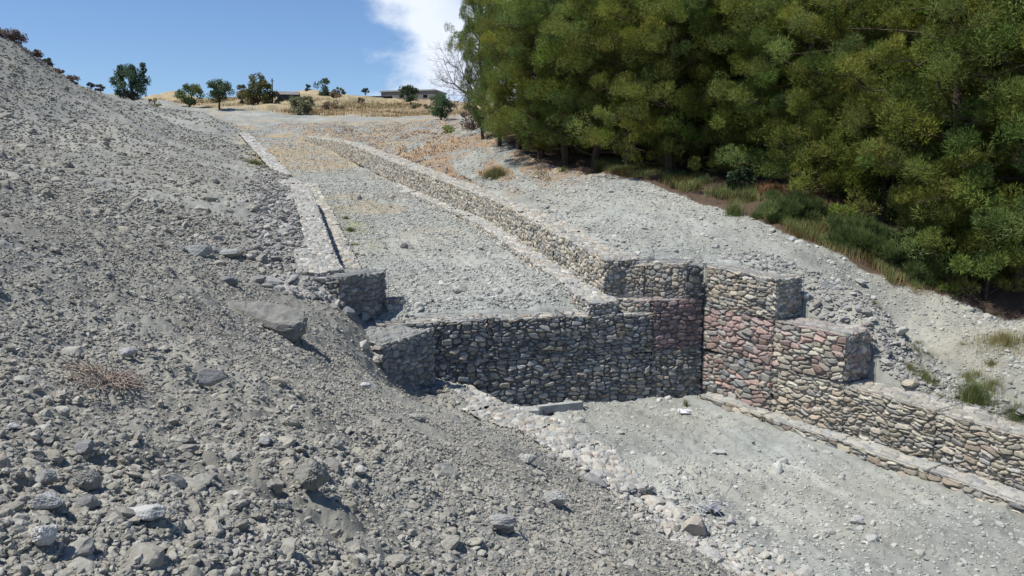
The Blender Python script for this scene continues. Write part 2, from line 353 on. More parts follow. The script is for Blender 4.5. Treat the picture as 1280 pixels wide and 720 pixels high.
# ------------------------------------------------------------ gabions
def vor(P,cell,seed):
    g=P/np.array(cell); gi=np.floor(g); n=len(P)
    F1=np.full(n,9.,np.float32);F2=F1.copy();ID=np.zeros(n,np.float32);C=np.zeros((n,3),np.float32)
    for dx in(-1,0,1):
        for dy in(-1,0,1):
            for dz in(-1,0,1):
                c=gi+(dx,dy,dz); cx,cy,cz=c.T
                p=c+.5+np.array([.86,.8,.62])*(np.stack([h3(cx,cy,cz,seed),h3(cx,cy,cz,seed+1),h3(cx,cy,cz,seed+2)],1)-.5)
                e=g-p; d=(np.abs(e)**5).sum(1)**(1/5)
                # some stones are bigger than others
                d=d-.36*h3(cx,cy,cz,seed+3)
                m=d<F1; F2=np.where(m,F1,np.minimum(F2,d)); idv=h3(cx,cy,cz,seed+4)
                F1=np.where(m,d,F1); ID=np.where(m,idv,ID); C[m]=e[m]
    return F1,F2,ID,C
PAL={'mix':[(.30,.30,.28),(.36,.34,.29),(.25,.26,.26),(.42,.40,.35),(.33,.29,.23),(.22,.22,.21),(.38,.33,.27)],
     'tan':[(.44,.40,.31),(.40,.36,.28),(.48,.45,.37),(.37,.34,.28),(.37,.31,.24),(.34,.33,.30),(.45,.41,.33),(.41,.38,.32)],
     'pink':[(.41,.29,.25),(.38,.28,.245),(.40,.31,.28),(.33,.25,.23),(.40,.36,.30),(.36,.34,.31),(.42,.30,.26)],
     'plum':[(.25,.19,.18),(.28,.21,.20),(.22,.18,.18),(.30,.21,.19)],
     'grey':[(.24,.25,.24),(.28,.28,.26),(.22,.23,.22),(.26,.25,.22),(.31,.30,.28)],
     'pale':[(.46,.44,.40),(.52,.49,.43),(.40,.39,.36),(.48,.43,.36),(.36,.36,.35)]}
DUST=np.array([.33,.335,.315])
def basket_mesh(A,B,D,zt,zb,pal,res,cell=(.20,.18,.12),seed=1,dust=.55,faces=('front','top','e0','e1'),depth=.085):
    """stone-filled basket. A,B plan ends of the front face; D plan vector front->back; zt,zb=(at A, at B)"""
    A=np.array(A,float);B=np.array(B,float);D=np.array(D,float)
    ln=np.linalg.norm(B-A);dp=np.linalg.norm(D);ht=max(zt[0]-zb[0],zt[1]-zb[1])
    nu=max(2,int(ln/res));nv=max(2,int(ht/res));nw=max(2,int(dp/res))
    Vs=[];Fs=[];Ns=[];n0=0;tops=[]
    def grid(f,a,b):
        nonlocal n0
        p,q=np.meshgrid(np.linspace(0,1,a+1),np.linspace(0,1,b+1),indexing='ij')
        c=f(p.ravel(),q.ravel()); Vs.append(c)
        i=np.arange(a)[:,None]*(b+1)+np.arange(b)[None]
        Fs.append(np.stack([i,i+(b+1),i+b+2,i+1],-1).reshape(-1,4)+n0); n0+=len(c)
    o=lambda p:np.zeros_like(p)
    if 'front' in faces: grid(lambda p,q:np.stack([p,o(p),q],1),nu,nv)
    if 'top' in faces: grid(lambda p,q:np.stack([p,q,o(p)+1],1),nu,nw)
    if 'e0' in faces: grid(lambda p,q:np.stack([o(p),1-p,q],1),nw,nv)
    if 'e1' in faces: grid(lambda p,q:np.stack([o(p)+1,p,q],1),nw,nv)
    if 'back' in faces: grid(lambda p,q:np.stack([1-p,o(p)+1,q],1),nu,nv)
    Q=np.vstack(Vs); F=np.vstack(Fs)
    u_,v_,w_=Q.T
    # rounded outward direction from the box
    L3=np.array([ln,dp,ht]); pos=Q*L3; rr=.10
    lo=np.clip((rr-pos)/rr,0,1)*[1,1,0]; hi=np.clip((pos-(L3-rr))/rr,0,1)
    if 'e0' not in faces: lo[:,0]=0
    if 'e1' not in faces: hi[:,0]=0
    if 'back' not in faces: hi[:,1]=0
    if 'top' not in faces: hi[:,2]=0
    dr=hi-lo; nn=np.linalg.norm(dr,axis=1)[:,None]+1e-6; dr=dr/nn
    loc=pos.copy(); wob=(vnoise(pos[:,0]*3+seed*3.1,(pos[:,2]+pos[:,1])*3,seed)-.5)
    cell=(cell[0]*.88,cell[1]*.8,cell[2]*.66)
    F1,F2,ID,C=vor(loc+np.array([seed*7.3,seed*3.7,seed*1.9])+wob[:,None]*[.02,.02,.13],cell,seed)
    e=F2-F1
    gap=1-ss(e/.17)
    hgt=-depth*gap*(.65+.35*ID) - .03*(ID*7%1) + .010*np.clip(1-F1*1.2,-.6,1) + .05*((C*np.array([np.sin(40.),.3,.8])).sum(1))*((ID*13%1)-.5)*2
    hgt=hgt*(.7+.3*min(1,cell[0]/.26))
    bulge=(.05 if 'e1' in faces or ht>.95 and len(faces)<2 else .02)*np.sin(np.pi*np.clip(u_,0,1))*np.sin(np.pi*np.clip(w_,0,1))*(v_<.01)
    sag=-.012*np.sin(np.pi*u_)*(w_>.99)
    dustm=ss((dr[:,2]-.55)*4)*dust
    off=dr*(hgt*(1-.35*dustm)+bulge+sag)[:,None]
    # soften the box corners
    sq=np.clip(nn[:,0]-1,0,1)*.05; off-=dr*sq[:,None]
    pos=pos+off
    t=np.stack([(B-A)[0]/ln,(B-A)[1]/ln],0); dd=D/dp
    zz0=zb[0]+(zb[1]-zb[0])*u_; zz1=zt[0]+(zt[1]-zt[0])*u_
    X=A[0]+t[0]*pos[:,0]+dd[0]*pos[:,1];Y=A[1]+t[1]*pos[:,0]+dd[1]*pos[:,1];Z=zz0+(zz1-zz0)*(w_)+off[:,2]; Z=Z+w_**4*(fbm(X/.55,Y/.55,2,3)-.5)*.11
    pals=pal if isinstance(pal,(list,tuple)) else [pal]
    P=np.array(PAL[pals[0]]) if not isinstance(pal,(list,tuple)) else np.array(sum([PAL[p] for p in pals],[]))
    idx=np.minimum((ID*997%1*len(P)).astype(int),len(P)-1)
    col=P[idx]*(.66+.64*(ID*31%1))[:,None]
    col=col*(1-dustm*(.55+.45*gap))[:,None]+DUST*(dustm*(.55+.45*gap))[:,None]
    g2=(gap*.5*(1-dustm))[:,None]; col=col*(1-g2)+np.array([.17,.165,.15])*g2
    # flip if the face order looks inwards
    n=np.cross(np.append(t,0),np.append(dd,0))[2]
    if n<0: F=F[:,::-1]
    return raw_mesh('stone_fill',np.stack([X,Y,Z],1),F,M_stone,col,True)
def wire_net(A,B,D,zt,zb,pitch=.12,r=.0022,fr=.006,faces=('front','top','e1','e0'),net=True):
    m=MB(); A=np.append(A,0.);B=np.append(B,0.);D=np.append(D,0.)
    ln=np.linalg.norm(B-A);dp=np.linalg.norm(D)
    nrm=D/dp; tu=(B-A)/ln
    def P(u,v,w,o=.03):
        p=A+(B-A)*u+D*v; p=p.copy(); zz=(zb[0]+(zb[1]-zb[0])*u)*(1-w)+(zt[0]+(zt[1]-zt[0])*u)*w; p[2]=zz
        p-=nrm*o*(v==0); p[2]+=o*.7*(w==1); p+=tu*(o*.5*((u==1)*1-(u==0)*1)); return p
    E=[((0,0,1),(1,0,1)),((0,0,0),(0,0,1)),((1,0,0),(1,0,1)),((0,1,1),(1,1,1)),((0,0,1),(0,1,1)),((1,0,1),(1,1,1))]
    if 'e1' in faces: E+=[((1,1,0),(1,1,1))]
    for a,b in E: m.tube([P(*a),P(*b)],fr,5,False)
    fm=m; nm=MB()
    if net:
        def diag(o,p,q,lp,lq):
            # o corner, p,q full side vectors; two families of diagonals clipped to the rectangle
            n=int((lp+lq)/pitch)
            for i in range(1,n):
                c=i*pitch
                for sgn in(0,1):
                    a=(min(c,lp),max(0,c-lp)); b=(max(0,c-lq),min(c,lq))
                    pa=[a,b]
                    if sgn: pa=[(lp-k[0],k[1]) for k in pa]
                    if abs(pa[0][0]-pa[1][0])<.02: continue
                    nm.tube([o+p*(k[0]/lp)+q*(k[1]/lq) for k in pa],r,3,False)
        hh=zt[0]-zb[0]
        if 'front' in faces: diag(P(0,0,0),P(1,0,0)-P(0,0,0),P(0,0,1)-P(0,0,0),ln,hh)
        if 'top' in faces: diag(P(0,0,1),P(1,0,1)-P(0,0,1),P(0,1,1)-P(0,0,1),ln,dp)
        if 'e1' in faces: diag(P(1,0,0),P(1,1,0)-P(1,0,0),P(1,0,1)-P(1,0,0),dp,zt[1]-zb[1])
    return fm,nm
SEED=[10]
def basket(root,A,B,D,zt,zb,pal='mix',wires=2,**k):
    """one gabion basket as a part (its stone body) with wire sub-parts"""
    SEED[0]+=7
    mx_,my_=(A[0]+B[0])/2,(A[1]+B[1])/2; d=math.hypot(mx_,my_)
    res=k.pop('res',max(.014,d*.00082))
    me=basket_mesh(A,B,D,zt,zb,pal,res,seed=SEED[0],**k)
    ox,oy,oz=root.location
    me.transform(__import__('mathutils').Matrix.Translation((-ox,-oy,-oz)))
    o=obj('gabion_basket',me,root)
    if wires:
        fm,nm=wire_net(np.array(A,float),np.array(B,float),np.array(D,float),zt,zb,net=wires>1,faces=k.get('faces',('front','top','e0','e1')),r=.0012,fr=max(.004,d*.0002))
        f=fm.build('wire_frame',M_darkwire,o); f.data.transform(__import__('mathutils').Matrix.Translation((-ox,-oy,-oz)))
        if wires>1 and nm.n:
            f=nm.build('wire_mesh',M_wire,o); f.data.transform(__import__('mathutils').Matrix.Translation((-ox,-oy,-oz)))
    return o
def perp(a,b,depth):   # plan vector pointing to the right of a->b
    d=np.array([b[0]-a[0],b[1]-a[1]],float); d/=np.linalg.norm(d); return np.array([d[1],-d[0]])*depth
def root_at(name,p,label,cat,group=None):
    o=empty(name,p); return tag(o,label,cat,group,'thing')

# check dam: straight weir, four bays, two courses
W0=np.array([-1.86,19.2]);W1=np.array([4.9,21.1]);wd=(W1-W0);wl=np.linalg.norm(wd);wd/=wl
back=np.array([-wd[1],wd[0]])
dam=root_at('check_dam',(W0[0],W0[1],-5.3),'low stone-filled gabion weir crossing the channel, its dark shaded face towards the camera','check dam')
cuts=[-1.3,1.35,3.3,5.62]
for i in range(3):
    a=W0+wd*cuts[i]; b=W0+wd*cuts[i+1]
    for j,(zt,zb) in enumerate(((-3.1,-4.12),(-4.12,-5.4))):
        basket(dam,a,b,back*1.0,(zt,zt),(zb,zb),['mix','grey'] if i else ['grey','mix'],faces=('front','top') if j==0 else ('front',),cell=(.25,.2,.15),depth=.13,dust=.3,wires=1)
a=W0+wd*5.62
basket(dam,a,W1,back*1.0,(-2.78,-2.78),(-4.05,-4.05),'plum',wires=1,faces=('front','top','e0'),cell=(.25,.2,.16),depth=.1)
basket(dam,a,W1,back*1.0,(-4.05,-4.05),(-5.4,-5.4),['mix','grey'],wires=1,faces=('front',),cell=(.22,.2,.14),depth=.11)
# right abutment: narrow shaded pier at the corner
pier=root_at('gabion_pier',(4.6,21.0,-2.8),'narrow dark upright gabion end standing on the plum coloured corner of the weir','gabion')
a=W0+wd*(wl-.55)
basket(pier,a,W1,back*.8,(-1.93,-1.93),(-2.78,-2.78),'grey',wires=1,faces=('front','top','e0'),cell=(.26,.2,.2),depth=.12)
# lit set-back face between the upstream wall and the pier
tw=root_at('gabion_wall',(2.5,21.2,-2.8),'short sunlit gabion wall between the long upstream wall and the dark pier','gabion wall')
A_=np.array([2.42,21.75]);B_=np.array([4.44,20.98])
for k_ in(0,1):
    a=A_+(B_-A_)*k_/2;b=A_+(B_-A_)*(k_+1)/2
    basket(tw,a,b,-perp(A_,B_,1),(-1.97+.04*k_,-1.93+.04*k_),(-2.85,-2.85),['tan','mix'],cell=(.17,.18,.15),depth=.09)
# footing ledge in front of it
fl=root_at('gabion_footing',(2.6,20.9,-3.1),'low pinkish gabion step in front of the short sunlit wall, beside the weir crest','gabion')
basket(fl,(1.72,21.02),(3.5,20.82),(.15,.75),(-2.78,-2.78),(-3.25,-3.25),['pink','tan'],cell=(.24,.2,.2),depth=.08)
# right downstream wall: three stepped courses, two metre baskets
C0=np.array([4.92,21.12]);dR=np.array([.578,-.816]);pR=np.array([.816,.578])
def rp(k): return C0+dR*k
top=root_at('gabion_block',(*rp(0),-3.1),'pale sunlit gabion block, topmost step of the right side wall below the weir','gabion','stepped gabions of the right side wall')
basket(top,rp(0),rp(2.2),pR*1.0,(-1.95,-2.1),(-3.0,-3.08),['tan','mix'],cell=(.27,.22,.14),dust=.7)
mid=root_at('gabion_block',(*rp(2),-4.1),'pinkish middle course of the stepped right side wall, ending in a dark square end','gabion','stepped gabions of the right side wall')
basket(mid,rp(-.0),rp(2.15),pR*1.0,(-3.0,-3.08),(-4.1,-4.2),['pink'],faces=('front',),cell=(.30,.22,.2))
basket(mid,rp(2.15),rp(4.05),pR*1.0,(-3.08,-3.15),(-4.18,-4.22),['pink','tan'],cell=(.32,.22,.18),faces=('front','top','e1'),dust=.75)
low=root_at('gabion_wall',(*rp(4),-5.3),'long cream coloured bottom gabion course running down the right edge of the picture','gabion wall')
zz=lambda k:-4.18-.075*max(0,k-3)
ks=[0,2.15,4.05,6.1,8.1,10.1,12.1]
for i in range(6):
    k0,k1=ks[i],ks[i+1]
    basket(low,rp(k0),rp(k1),pR*1.0,(zz(k0),zz(k1)),(-5.3-.04*k0,-5.3-.04*k1),['pink','mix'] if i==0 else 'tan',faces=('front',) if i<1 else ('front','top'),cell=(.27,.22,.13) if i else (.28,.22,.18),dust=.6)
led=root_at('gabion_footing',(*rp(3),-5.5),'low dusty gabion ledge along the foot of the long cream wall','gabion')
q=lambda k:rp(k)-pR*(.42+.03*k)
for i in range(6):
    k0,k1=.3+2*i,2.3+2*i
    z0,z1=-5.17-.045*k0,-5.17-.045*k1
    basket(led,q(k0),q(k1),pR*(.5+.03*k0),(z0,z1),(z0-.5,z1-.5),['mix','tan'],faces=('front','top'),cell=(.34,.24,.17),dust=.97,wires=1,depth=.06)
# left blocks
b2=root_at('gabion_block',(-2.2,17.8,-4.2),'squat grey gabion block against the left end of the weir, dusty top and shaded face','gabion')
basket(b2,(-2.7,17.05),(-1.72,18.42),(-1.62,1.18),(-3.2,-3.12),(-4.9,-4.9),'grey',cell=(.25,.22,.17),depth=.1,dust=.7,faces=('front','top','e1','e0'))
bB=root_at('gabion_block',(-3.4,19.3,-3.1),'upright grey gabion block above the squat one, at the end of the left channel wall','gabion')
basket(bB,(-3.86,18.4),(-3.06,20.22),(-1.35,.62),(-2.0,-2.0),(-3.6,-3.6),'grey',cell=(.27,.22,.19),depth=.09,dust=.6)
bs=root_at('gabion_footing',(-2.8,20.4,-3.1),'little low gabion end peeping out right of the upright grey block','gabion')
basket(bs,(-3.03,19.95),(-2.62,20.45),(-1.0,1.0),(-2.68,-2.68),(-3.4,-3.4),'mix',cell=(.24,.2,.13),dust=.4)
# upstream walls along (s,t) stations
def run(root,S0,S1,step,tf,depth,top,bot,pal,cell,side=1,dust=.5,wires=2,faces=('front','top')):
    s=S0
    while s<S1-.1:
        e=min(s+step,S1)
        a=np.array(xy(s,tf(s)));b=np.array(xy(e,tf(e)))
        j=random.uniform(-.012,.012)
        d=np.array([Vv[0],Vv[1]])*depth*side
        fc=list(faces)
        if s==S0: fc.append('e0')
        if e>=S1-.1: fc.append('e1')
        dd=math.hypot(*a)
        basket(root,a,b,d,(bedz(s)+top(s)+j,bedz(e)+top(e)+j),(bedz(s)+bot,bedz(e)+bot),pal,cell=cell,dust=dust,wires=0,faces=tuple(fc))
        s=e
tR=lambda s:float(np.interp(s,[0,12.6,17,27,49,62],[4.6,4.6,4.0,3.05,1.0,-1.6]))
rw=root_at('gabion_wall',(*xy(.3,4.6),-2.8),'long curving tan gabion wall bounding the upstream channel, far side','gabion wall')
run(rw,.75,56,2.0,tR,1.0,lambda s:1.22-max(0,s-40)*.035,.1,['tan','mix'],(.19,.2,.17),1,.5)
rl=root_at('gabion_footing',(*xy(.3,4.0),-3.0),'low grey gabion footing step along the foot of the long curving upstream wall','gabion')
run(rl,-.1,26,2.0,lambda s:tR(s)-.72+s*.012,.8,lambda s:.33-max(0,s-12)*.012,-.3,['pale','mix'],(.2,.2,.16),1,.6,wires=1)
tLu=lambda s:float(np.interp(s,[0,2,15,22],[-1.95,-2.0,-1.9,-2.25]))
lu=root_at('gabion_wall',(*xy(1.5,-2),-2),'wide flat-topped pale gabion tier left of the channel, casting a thin shadow','gabion wall')
run(lu,.6,22,2.0,tLu,1.05,lambda s:1.12-max(0,s-16)*.04,-.1,['pale','grey','mix'],(.16,.15,.13),-1,.5,wires=0)
ll=root_at('gabion_wall',(*xy(1.5,-1.25),-2.6),'lower narrow gabion tier beside the wide pale one, nearer the channel bed','gabion wall')
run(ll,1.3,25,2.0,lambda s:-1.2+.003*s,1.1,lambda s:.42-max(0,s-12)*.012,-.3,['pale','tan','grey'],(.19,.18,.15),-1,.4,wires=0)
ls=root_at('gabion_wall',(*xy(30,-2.4),.6),'half buried grey gabion strip far up the channel, beyond the straw patch','gabion wall')
run(ls,28,62,3.4,lambda s:float(np.interp(s,[28,30,62],[-2.3,-2.4,-5.0])),.95,lambda s:.42,-.3,['grey','pale'],(.26,.26,.2),-1,.4,wires=0)
# left downstream berm: a sunken gabion row
bm=root_at('gabion_wall',(*BERM[1][:2],-5.2),'sunken gabion row of pale stones along the left edge of the lower channel bed','gabion wall')
for i in range(0,5):
    a=BERM[i];b=BERM[i+1]
    pv=perp(a,b,1)
    basket(bm,a[:2],b[:2],pv*1.2,(a[2]+.10,b[2]+.10-(i==4)*.2),(a[2]-.6,b[2]-.6),['pale','mix'],cell=(.19,.18,.13),faces=('front','top','e1') if i==4 else ('front','top'),dust=.5,depth=.09,wires=0)

# ------------------------------------------------------------ loose stones (mass scatter over the ground)
def ico(sub=1):
    import bmesh
    bm_=bmesh.new(); bmesh.ops.create_icosphere(bm_,subdivisions=sub,radius=1)
    V=np.array([v.co[:] for v in bm_.verts]);F=np.array([[v.index for v in f.verts] for f in bm_.faces]); bm_.free(); return V,F
def rock_shape(seed,sub=2,cuts=7,flat=.7,rough=.12):
    r=np.random.default_rng(seed); V,F=ico(sub)
    V=V.copy(); V*=(1+.10*r.normal(size=len(V)) if sub<2 else 1+.035*r.normal(size=len(V)))[:,None]
    for i in range(cuts):
        n=r.normal(size=3); n/=np.linalg.norm(n); d=r.uniform(.5,.85)
        k=V@n; V=V-np.clip(k-d,0,None)[:,None]*n*.9
    if sub>3:
        V*=(1+.022*np.abs(np.sin(V@r.normal(size=(3,5))*9+r.uniform(0,6,5))).sum(1)/2.5-.02+.004*np.sin(V@r.normal(size=(3,8))*30+r.uniform(0,6,8)).sum(1)/2)[:,None]
    f=np.sin(V@r.normal(size=(3,6))*3.4+r.uniform(0,6,6)).sum(1)/6
    g=np.sin(V@r.normal(size=(3,6))*8+r.uniform(0,6,6)).sum(1)/6
    k3=np.sin(V@r.normal(size=(3,8))*17+r.uniform(0,6,8)).sum(1)/8 if sub>2 else 0
    V*=(1+rough*1.5*f+rough*.9*g+rough*.7*k3)[:,None]; V*=np.array([1,r.uniform(.65,.95),flat*r.uniform(.7,1.1)])
    return V,F
def rock_mesh(name,seed,sub,col,size=(1,1,1),cuts=7,smooth=False,rough=.12,flat=.7):
    V,F=rock_shape(seed,sub,cuts,flat,rough); V=V*np.array(size)
    c=np.tile(np.array(col,float),(len(V),1))
    return raw_mesh(name,V,F,M_rock,c,smooth)
def stone_mat(name,cols):
    m=bpy.data.materials.new(name); m.use_nodes=True; nt=m.node_tree; b=nt.nodes['Principled BSDF']; b.inputs['Roughness'].default_value=.92; b.inputs['Specular IOR Level'].default_value=.2
    oi=nt.nodes.new('ShaderNodeObjectInfo'); cr=nt.nodes.new('ShaderNodeValToRGB'); cr.color_ramp.interpolation='CONSTANT'
    el=cr.color_ramp.elements
    while len(el)<len(cols): el.new(.5)
    for i,c in enumerate(cols): el[i].position=i/len(cols); el[i].color=tuple(c)+(1,)
    nt.links.new(oi.outputs['Random'],cr.inputs[0])
    geo=nt.nodes.new('ShaderNodeNewGeometry'); nz=nt.nodes.new('ShaderNodeTexNoise'); nz.inputs['Scale'].default_value=30; nz.inputs['Detail'].default_value=5
    nt.links.new(geo.outputs['Position'],nz.inputs['Vector'])
    mr=nt.nodes.new('ShaderNodeMapRange'); nt.links.new(nz.outputs[0],mr.inputs[0]); mr.inputs[1].default_value=.3;mr.inputs[2].default_value=.7;mr.inputs[3].default_value=.78; mr.inputs[4].default_value=1.2
    mm=nt.nodes.new('ShaderNodeVectorMath'); mm.operation='SCALE'; nt.links.new(cr.outputs[0],mm.inputs[0]); nt.links.new(mr.outputs[0],mm.inputs['Scale']); nt.links.new(mm.outputs[0],b.inputs['Base Color'])
    bp=nt.nodes.new('ShaderNodeBump'); bp.inputs['Strength'].default_value=.6; bp.inputs['Distance'].default_value=.01; nt.links.new(nz.outputs[0],bp.inputs['Height']); nt.links.new(bp.outputs[0],b.inputs['Normal'])
    return m
def scatter(name,label,cat,P,sc,mat,nvar=7,sub=1,seed=0,flat=.7,cuts=6):
    src=bpy.data.collections.new(name+'_shapes')
    for i in range(nvar):
        V,F=rock_shape(seed+i,sub,cuts,flat)
        o=bpy.data.objects.new('stone_shape',raw_mesh('stone_shape',V,F,mat,None,False)); src.objects.link(o)
    n=len(P); me=bpy.data.meshes.new(name); me.vertices.add(n); me.vertices.foreach_set('co',np.asarray(P,np.float32).ravel())
    a=me.attributes.new('sc','FLOAT_VECTOR','POINT'); a.data.foreach_set('vector',np.asarray(sc,np.float32).ravel())
    a=me.attributes.new('rot','FLOAT_VECTOR','POINT'); ro=np.stack([rng.normal(0,.35,n),rng.normal(0,.35,n),rng.uniform(0,6.28,n)],1).astype(np.float32); a.data.foreach_set('vector',ro.ravel())
    o=obj(name,me); tag(o,label,cat,kind='stuff')
    g=bpy.data.node_groups.new(name,'GeometryNodeTree'); g.interface.new_socket('Geometry',in_out='INPUT',socket_type='NodeSocketGeometry'); g.interface.new_socket('Geometry',in_out='OUTPUT',socket_type='NodeSocketGeometry')
    gi=g.nodes.new('NodeGroupInput');go=g.nodes.new('NodeGroupOutput')
    ci=g.nodes.new('GeometryNodeCollectionInfo'); ci.inputs['Collection'].default_value=src; ci.inputs['Separate Children'].default_value=True; ci.inputs['Reset Children'].default_value=True
    ip=g.nodes.new('GeometryNodeInstanceOnPoints'); ip.inputs['Pick Instance'].default_value=True
    rv=g.nodes.new('FunctionNodeRandomValue'); rv.data_type='INT'; rv.inputs[4].default_value=0; rv.inputs[5].default_value=nvar-1
    na=[]
    for nm in('sc','rot'):
        q_=g.nodes.new('GeometryNodeInputNamedAttribute'); q_.data_type='FLOAT_VECTOR'; q_.inputs[0].default_value=nm; na.append(q_)
    er=g.nodes.new('FunctionNodeEulerToRotation')
    l=g.links.new; l(gi.outputs[0],ip.inputs['Points']); l(ci.outputs[0],ip.inputs['Instance']); l(rv.outputs[2],ip.inputs['Instance Index']); l(na[0].outputs[0],ip.inputs['Scale']); l(na[1].outputs[0],er.inputs[0]); l(er.outputs[0],ip.inputs['Rotation']); l(ip.outputs[0],go.inputs[0])
    md=o.modifiers.new('scatter','NODES'); md.node_group=g
    return o
def polar_pts(n,r0,r1,az0=-35,az1=35,pw=1.0):
    az=R(rng.uniform(az0,az1,n)) if False else np.radians(rng.uniform(az0,az1,n))
    r=np.exp(math.log(r0)+(math.log(r1)-math.log(r0))*rng.uniform(0,1,n)**pw)
    return r*np.sin(az),r*np.cos(az),r
WALLS=[]   # plan footprints kept free of loose stones
def near_top(x,y):
    s,t=st(x,y)
    m=(s>.8)&(s<24)&(t>-2.75)&(t<-1.2)|(s>0)&(s<56)&(t>np.interp(s,[0,12.6,17,27,49,62],[4.55,4.55,3.95,3.0,.95,-1.6]))&(t<np.interp(s,[0,12.6,17,27,49,62],[5.6,5.6,5.0,4.05,2.0,-.6]))
    m|=(s>-.1)&(s<1.0)&(t>-.3)&(t<6.9)
    k=(x-C0[0])*dR[0]+(y-C0[1])*dR[1]; p=(x-C0[0])*pR[0]+(y-C0[1])*pR[1]
    m|=(k>-.2)&(k<12)&(p>-.9)&(p<1.02)
    m|=inpoly(x,y,[(-2.75,17.0),(-1.7,18.5),(-3.3,19.65),(-4.35,18.3)])|inpoly(x,y,[(-3.9,18.4),(-3.0,20.2),(-4.4,20.9),(-5.2,19.0)])
    return m
def field(n,r0,r1,fn,base,spread,az=(-35,35),mn=.0030,embed=.25,flat=.7,asp=.35,pw=1.0,free=False):
    x,y,r=polar_pts(n,r0,r1,*az,pw)
    z,s,t,a,b,up=macro(x,y)
    p=fn(x,y,s,t,a,b,r); k=(rng.uniform(0,1,n)<p)&(free|~near_top(x,y)); x,y,r,a,b=x[k],y[k],r[k],a[k],b[k]
    cell=np.maximum(.0016*r,.004); zz_=macro(x,y)[0]+relief(x,y,a,b,r,cell)
    sz=base*np.exp(rng.normal(0,spread,len(x))); sz=np.clip(sz,mn*r,.35)
    sc=np.stack([sz,sz*rng.uniform(1-asp,1+asp,len(x)),sz*rng.uniform(.6,1.15,len(x))],1)
    return np.stack([x,y,zz_+sc[:,2]*(.7-embed-.3)],1),sc
GREYS=[(.285,.277,.24),(.245,.238,.205),(.285,.28,.25),(.25,.248,.222),(.31,.308,.28),(.225,.218,.20),(.29,.288,.26),(.325,.32,.292),(.262,.258,.235),(.28,.265,.235),(.24,.236,.212)]
GREYS=[(r_*1.07,g_*1.045,b_*1.0) for r_,g_,b_ in GREYS]
M_s1=stone_mat('clay_clod',GREYS)
M_s2=stone_mat('pale_gravel',[(.36,.365,.33),(.40,.40,.36),(.33,.335,.305),(.28,.28,.26),(.46,.455,.42),(.37,.37,.335),(.35,.345,.31)])
M_s3=stone_mat('pale_stone',[(.42,.405,.36),(.37,.365,.335),(.46,.445,.41),(.38,.345,.29),(.33,.325,.31),(.41,.39,.34),(.30,.295,.28)])
ptch=lambda x,y,w,sd:fbm(x/w,y/w,3,sd)
P1,S1=field(200000,1.9,24,lambda x,y,s,t,a,b,r:(1-a)*np.clip(2.6*ptch(x,y,1.1,201)-.5,.08,1),.0098,.60,az=(-35,30),mn=.0019)
P2,S2=field(80000,18,95,lambda x,y,s,t,a,b,r:(1-a)*np.clip(2*ptch(x,y,5,202)-.5,0,1)*(y<100),.036,.6,az=(-36,2),mn=.0015)
P3,S3=field(3000,2.6,22,lambda x,y,s,t,a,b,r:(1-a)*np.clip(3.4*ptch(x,y,1.6,207)-1.35,0,1),.034,.42,az=(-35,30),embed=.3)
P1=np.vstack([P1,P3]);S1=np.vstack([S1,S3])
scatter('rubble','loose grey clay rubble and broken stone covering the left slope','rubble',np.vstack([P1,P2]),np.vstack([S1,S2]),M_s1,seed=50,sub=3,nvar=16)
P1,S1=field(160000,9,90,lambda x,y,s,t,a,b,r:np.clip(a*(1-b)*np.clip(2.4*ptch(x,y,2.2,203)-.55,0,1)+b*np.clip(2.4*ptch(x,y,2,204)-.35,0,1),0,1)*(~inpoly(x,y,FEDGE)),.016,.6,az=(-25,36),mn=.0011,embed=.3)
P3,S3=field(60000,20,48,lambda x,y,s,t,a,b,r:a*(1-b)*(s>.6)*np.clip(2.8*ptch(x,y,1.3,209)-.8,0,1),.026,.55,az=(-18,8),mn=.0013,embed=.35)
P4,S4=field(30000,14,42,lambda x,y,s,t,a,b,r:b*(~inpoly(x,y,FEDGE))*np.clip(3.0*ptch(x,y,1.5,211)-1.0,0,1),.03,.55,az=(-6,35),mn=.0013,embed=.35)
P1=np.vstack([P1,P3,P4]);S1=np.vstack([S1,S3,S4])
scatter('gravel','small pale gravel strewn over the channel bed and right bank','gravel',P1,S1,M_s2,seed=80,sub=2)
bx=np.array([b[0] for b in BERM]);by=np.array([b[1] for b in BERM])
o_=np.argsort(by)
def nearberm(x,y,w): return np.exp(-(((x+.75)-np.interp(y,by[o_],bx[o_]))/w)**2)
P1,S1=field(34000,8,20,lambda x,y,s,t,a,b,r:nearberm(x,y,np.where(y<14.5,.8,.5))*np.where(y<15.8,1,.15)*(y<18.6),.045,.5,az=(-5,33),mn=.003,embed=.15)
scatter('pale_rubble','pale cream and white stones spilled along the sunken gabion row','rubble',P1,S1,M_s3,seed=110,cuts=9,sub=2)
def tr(x,y,s,t,a,b,r):
    k=(x-C0[0])*dR[0]+(y-C0[1])*dR[1]; p=(x-C0[0])*pR[0]+(y-C0[1])*pR[1]
    m1=((s>1)&(s<24)&(t<-2.7)&(t>-4.2))*.9+((k>-.5)&(k<12)&(p>.98)&(p<2.4))*.6
    m2=((s>0)&(s<50)&(np.abs(t-np.interp(s,[0,12.6,17,27,49,62],[5.8,5.8,5.2,4.25,2.2,-.4]))<.4))*.35
    m3=0
    return np.clip(m1+m2+m3,0,1)
P1,S1=field(40000,11,60,tr,.05,.45,az=(-25,36),mn=.0022,embed=.1)
P3,S3=field(60000,15,20.5,lambda x,y,s,t,a,b,r:np.exp(-(((x+4.15)/.55)**2+((y-18.0)/.9)**2))*1.4*(((x+3.86)*.91-(y-18.4)*.41)<.0),.045,.45,az=(-18,-8),mn=.002,embed=.0,free=True)
P4,S4=field(30000,13,25,tr,.035,.6,az=(9,34),mn=.0016,embed=.2)
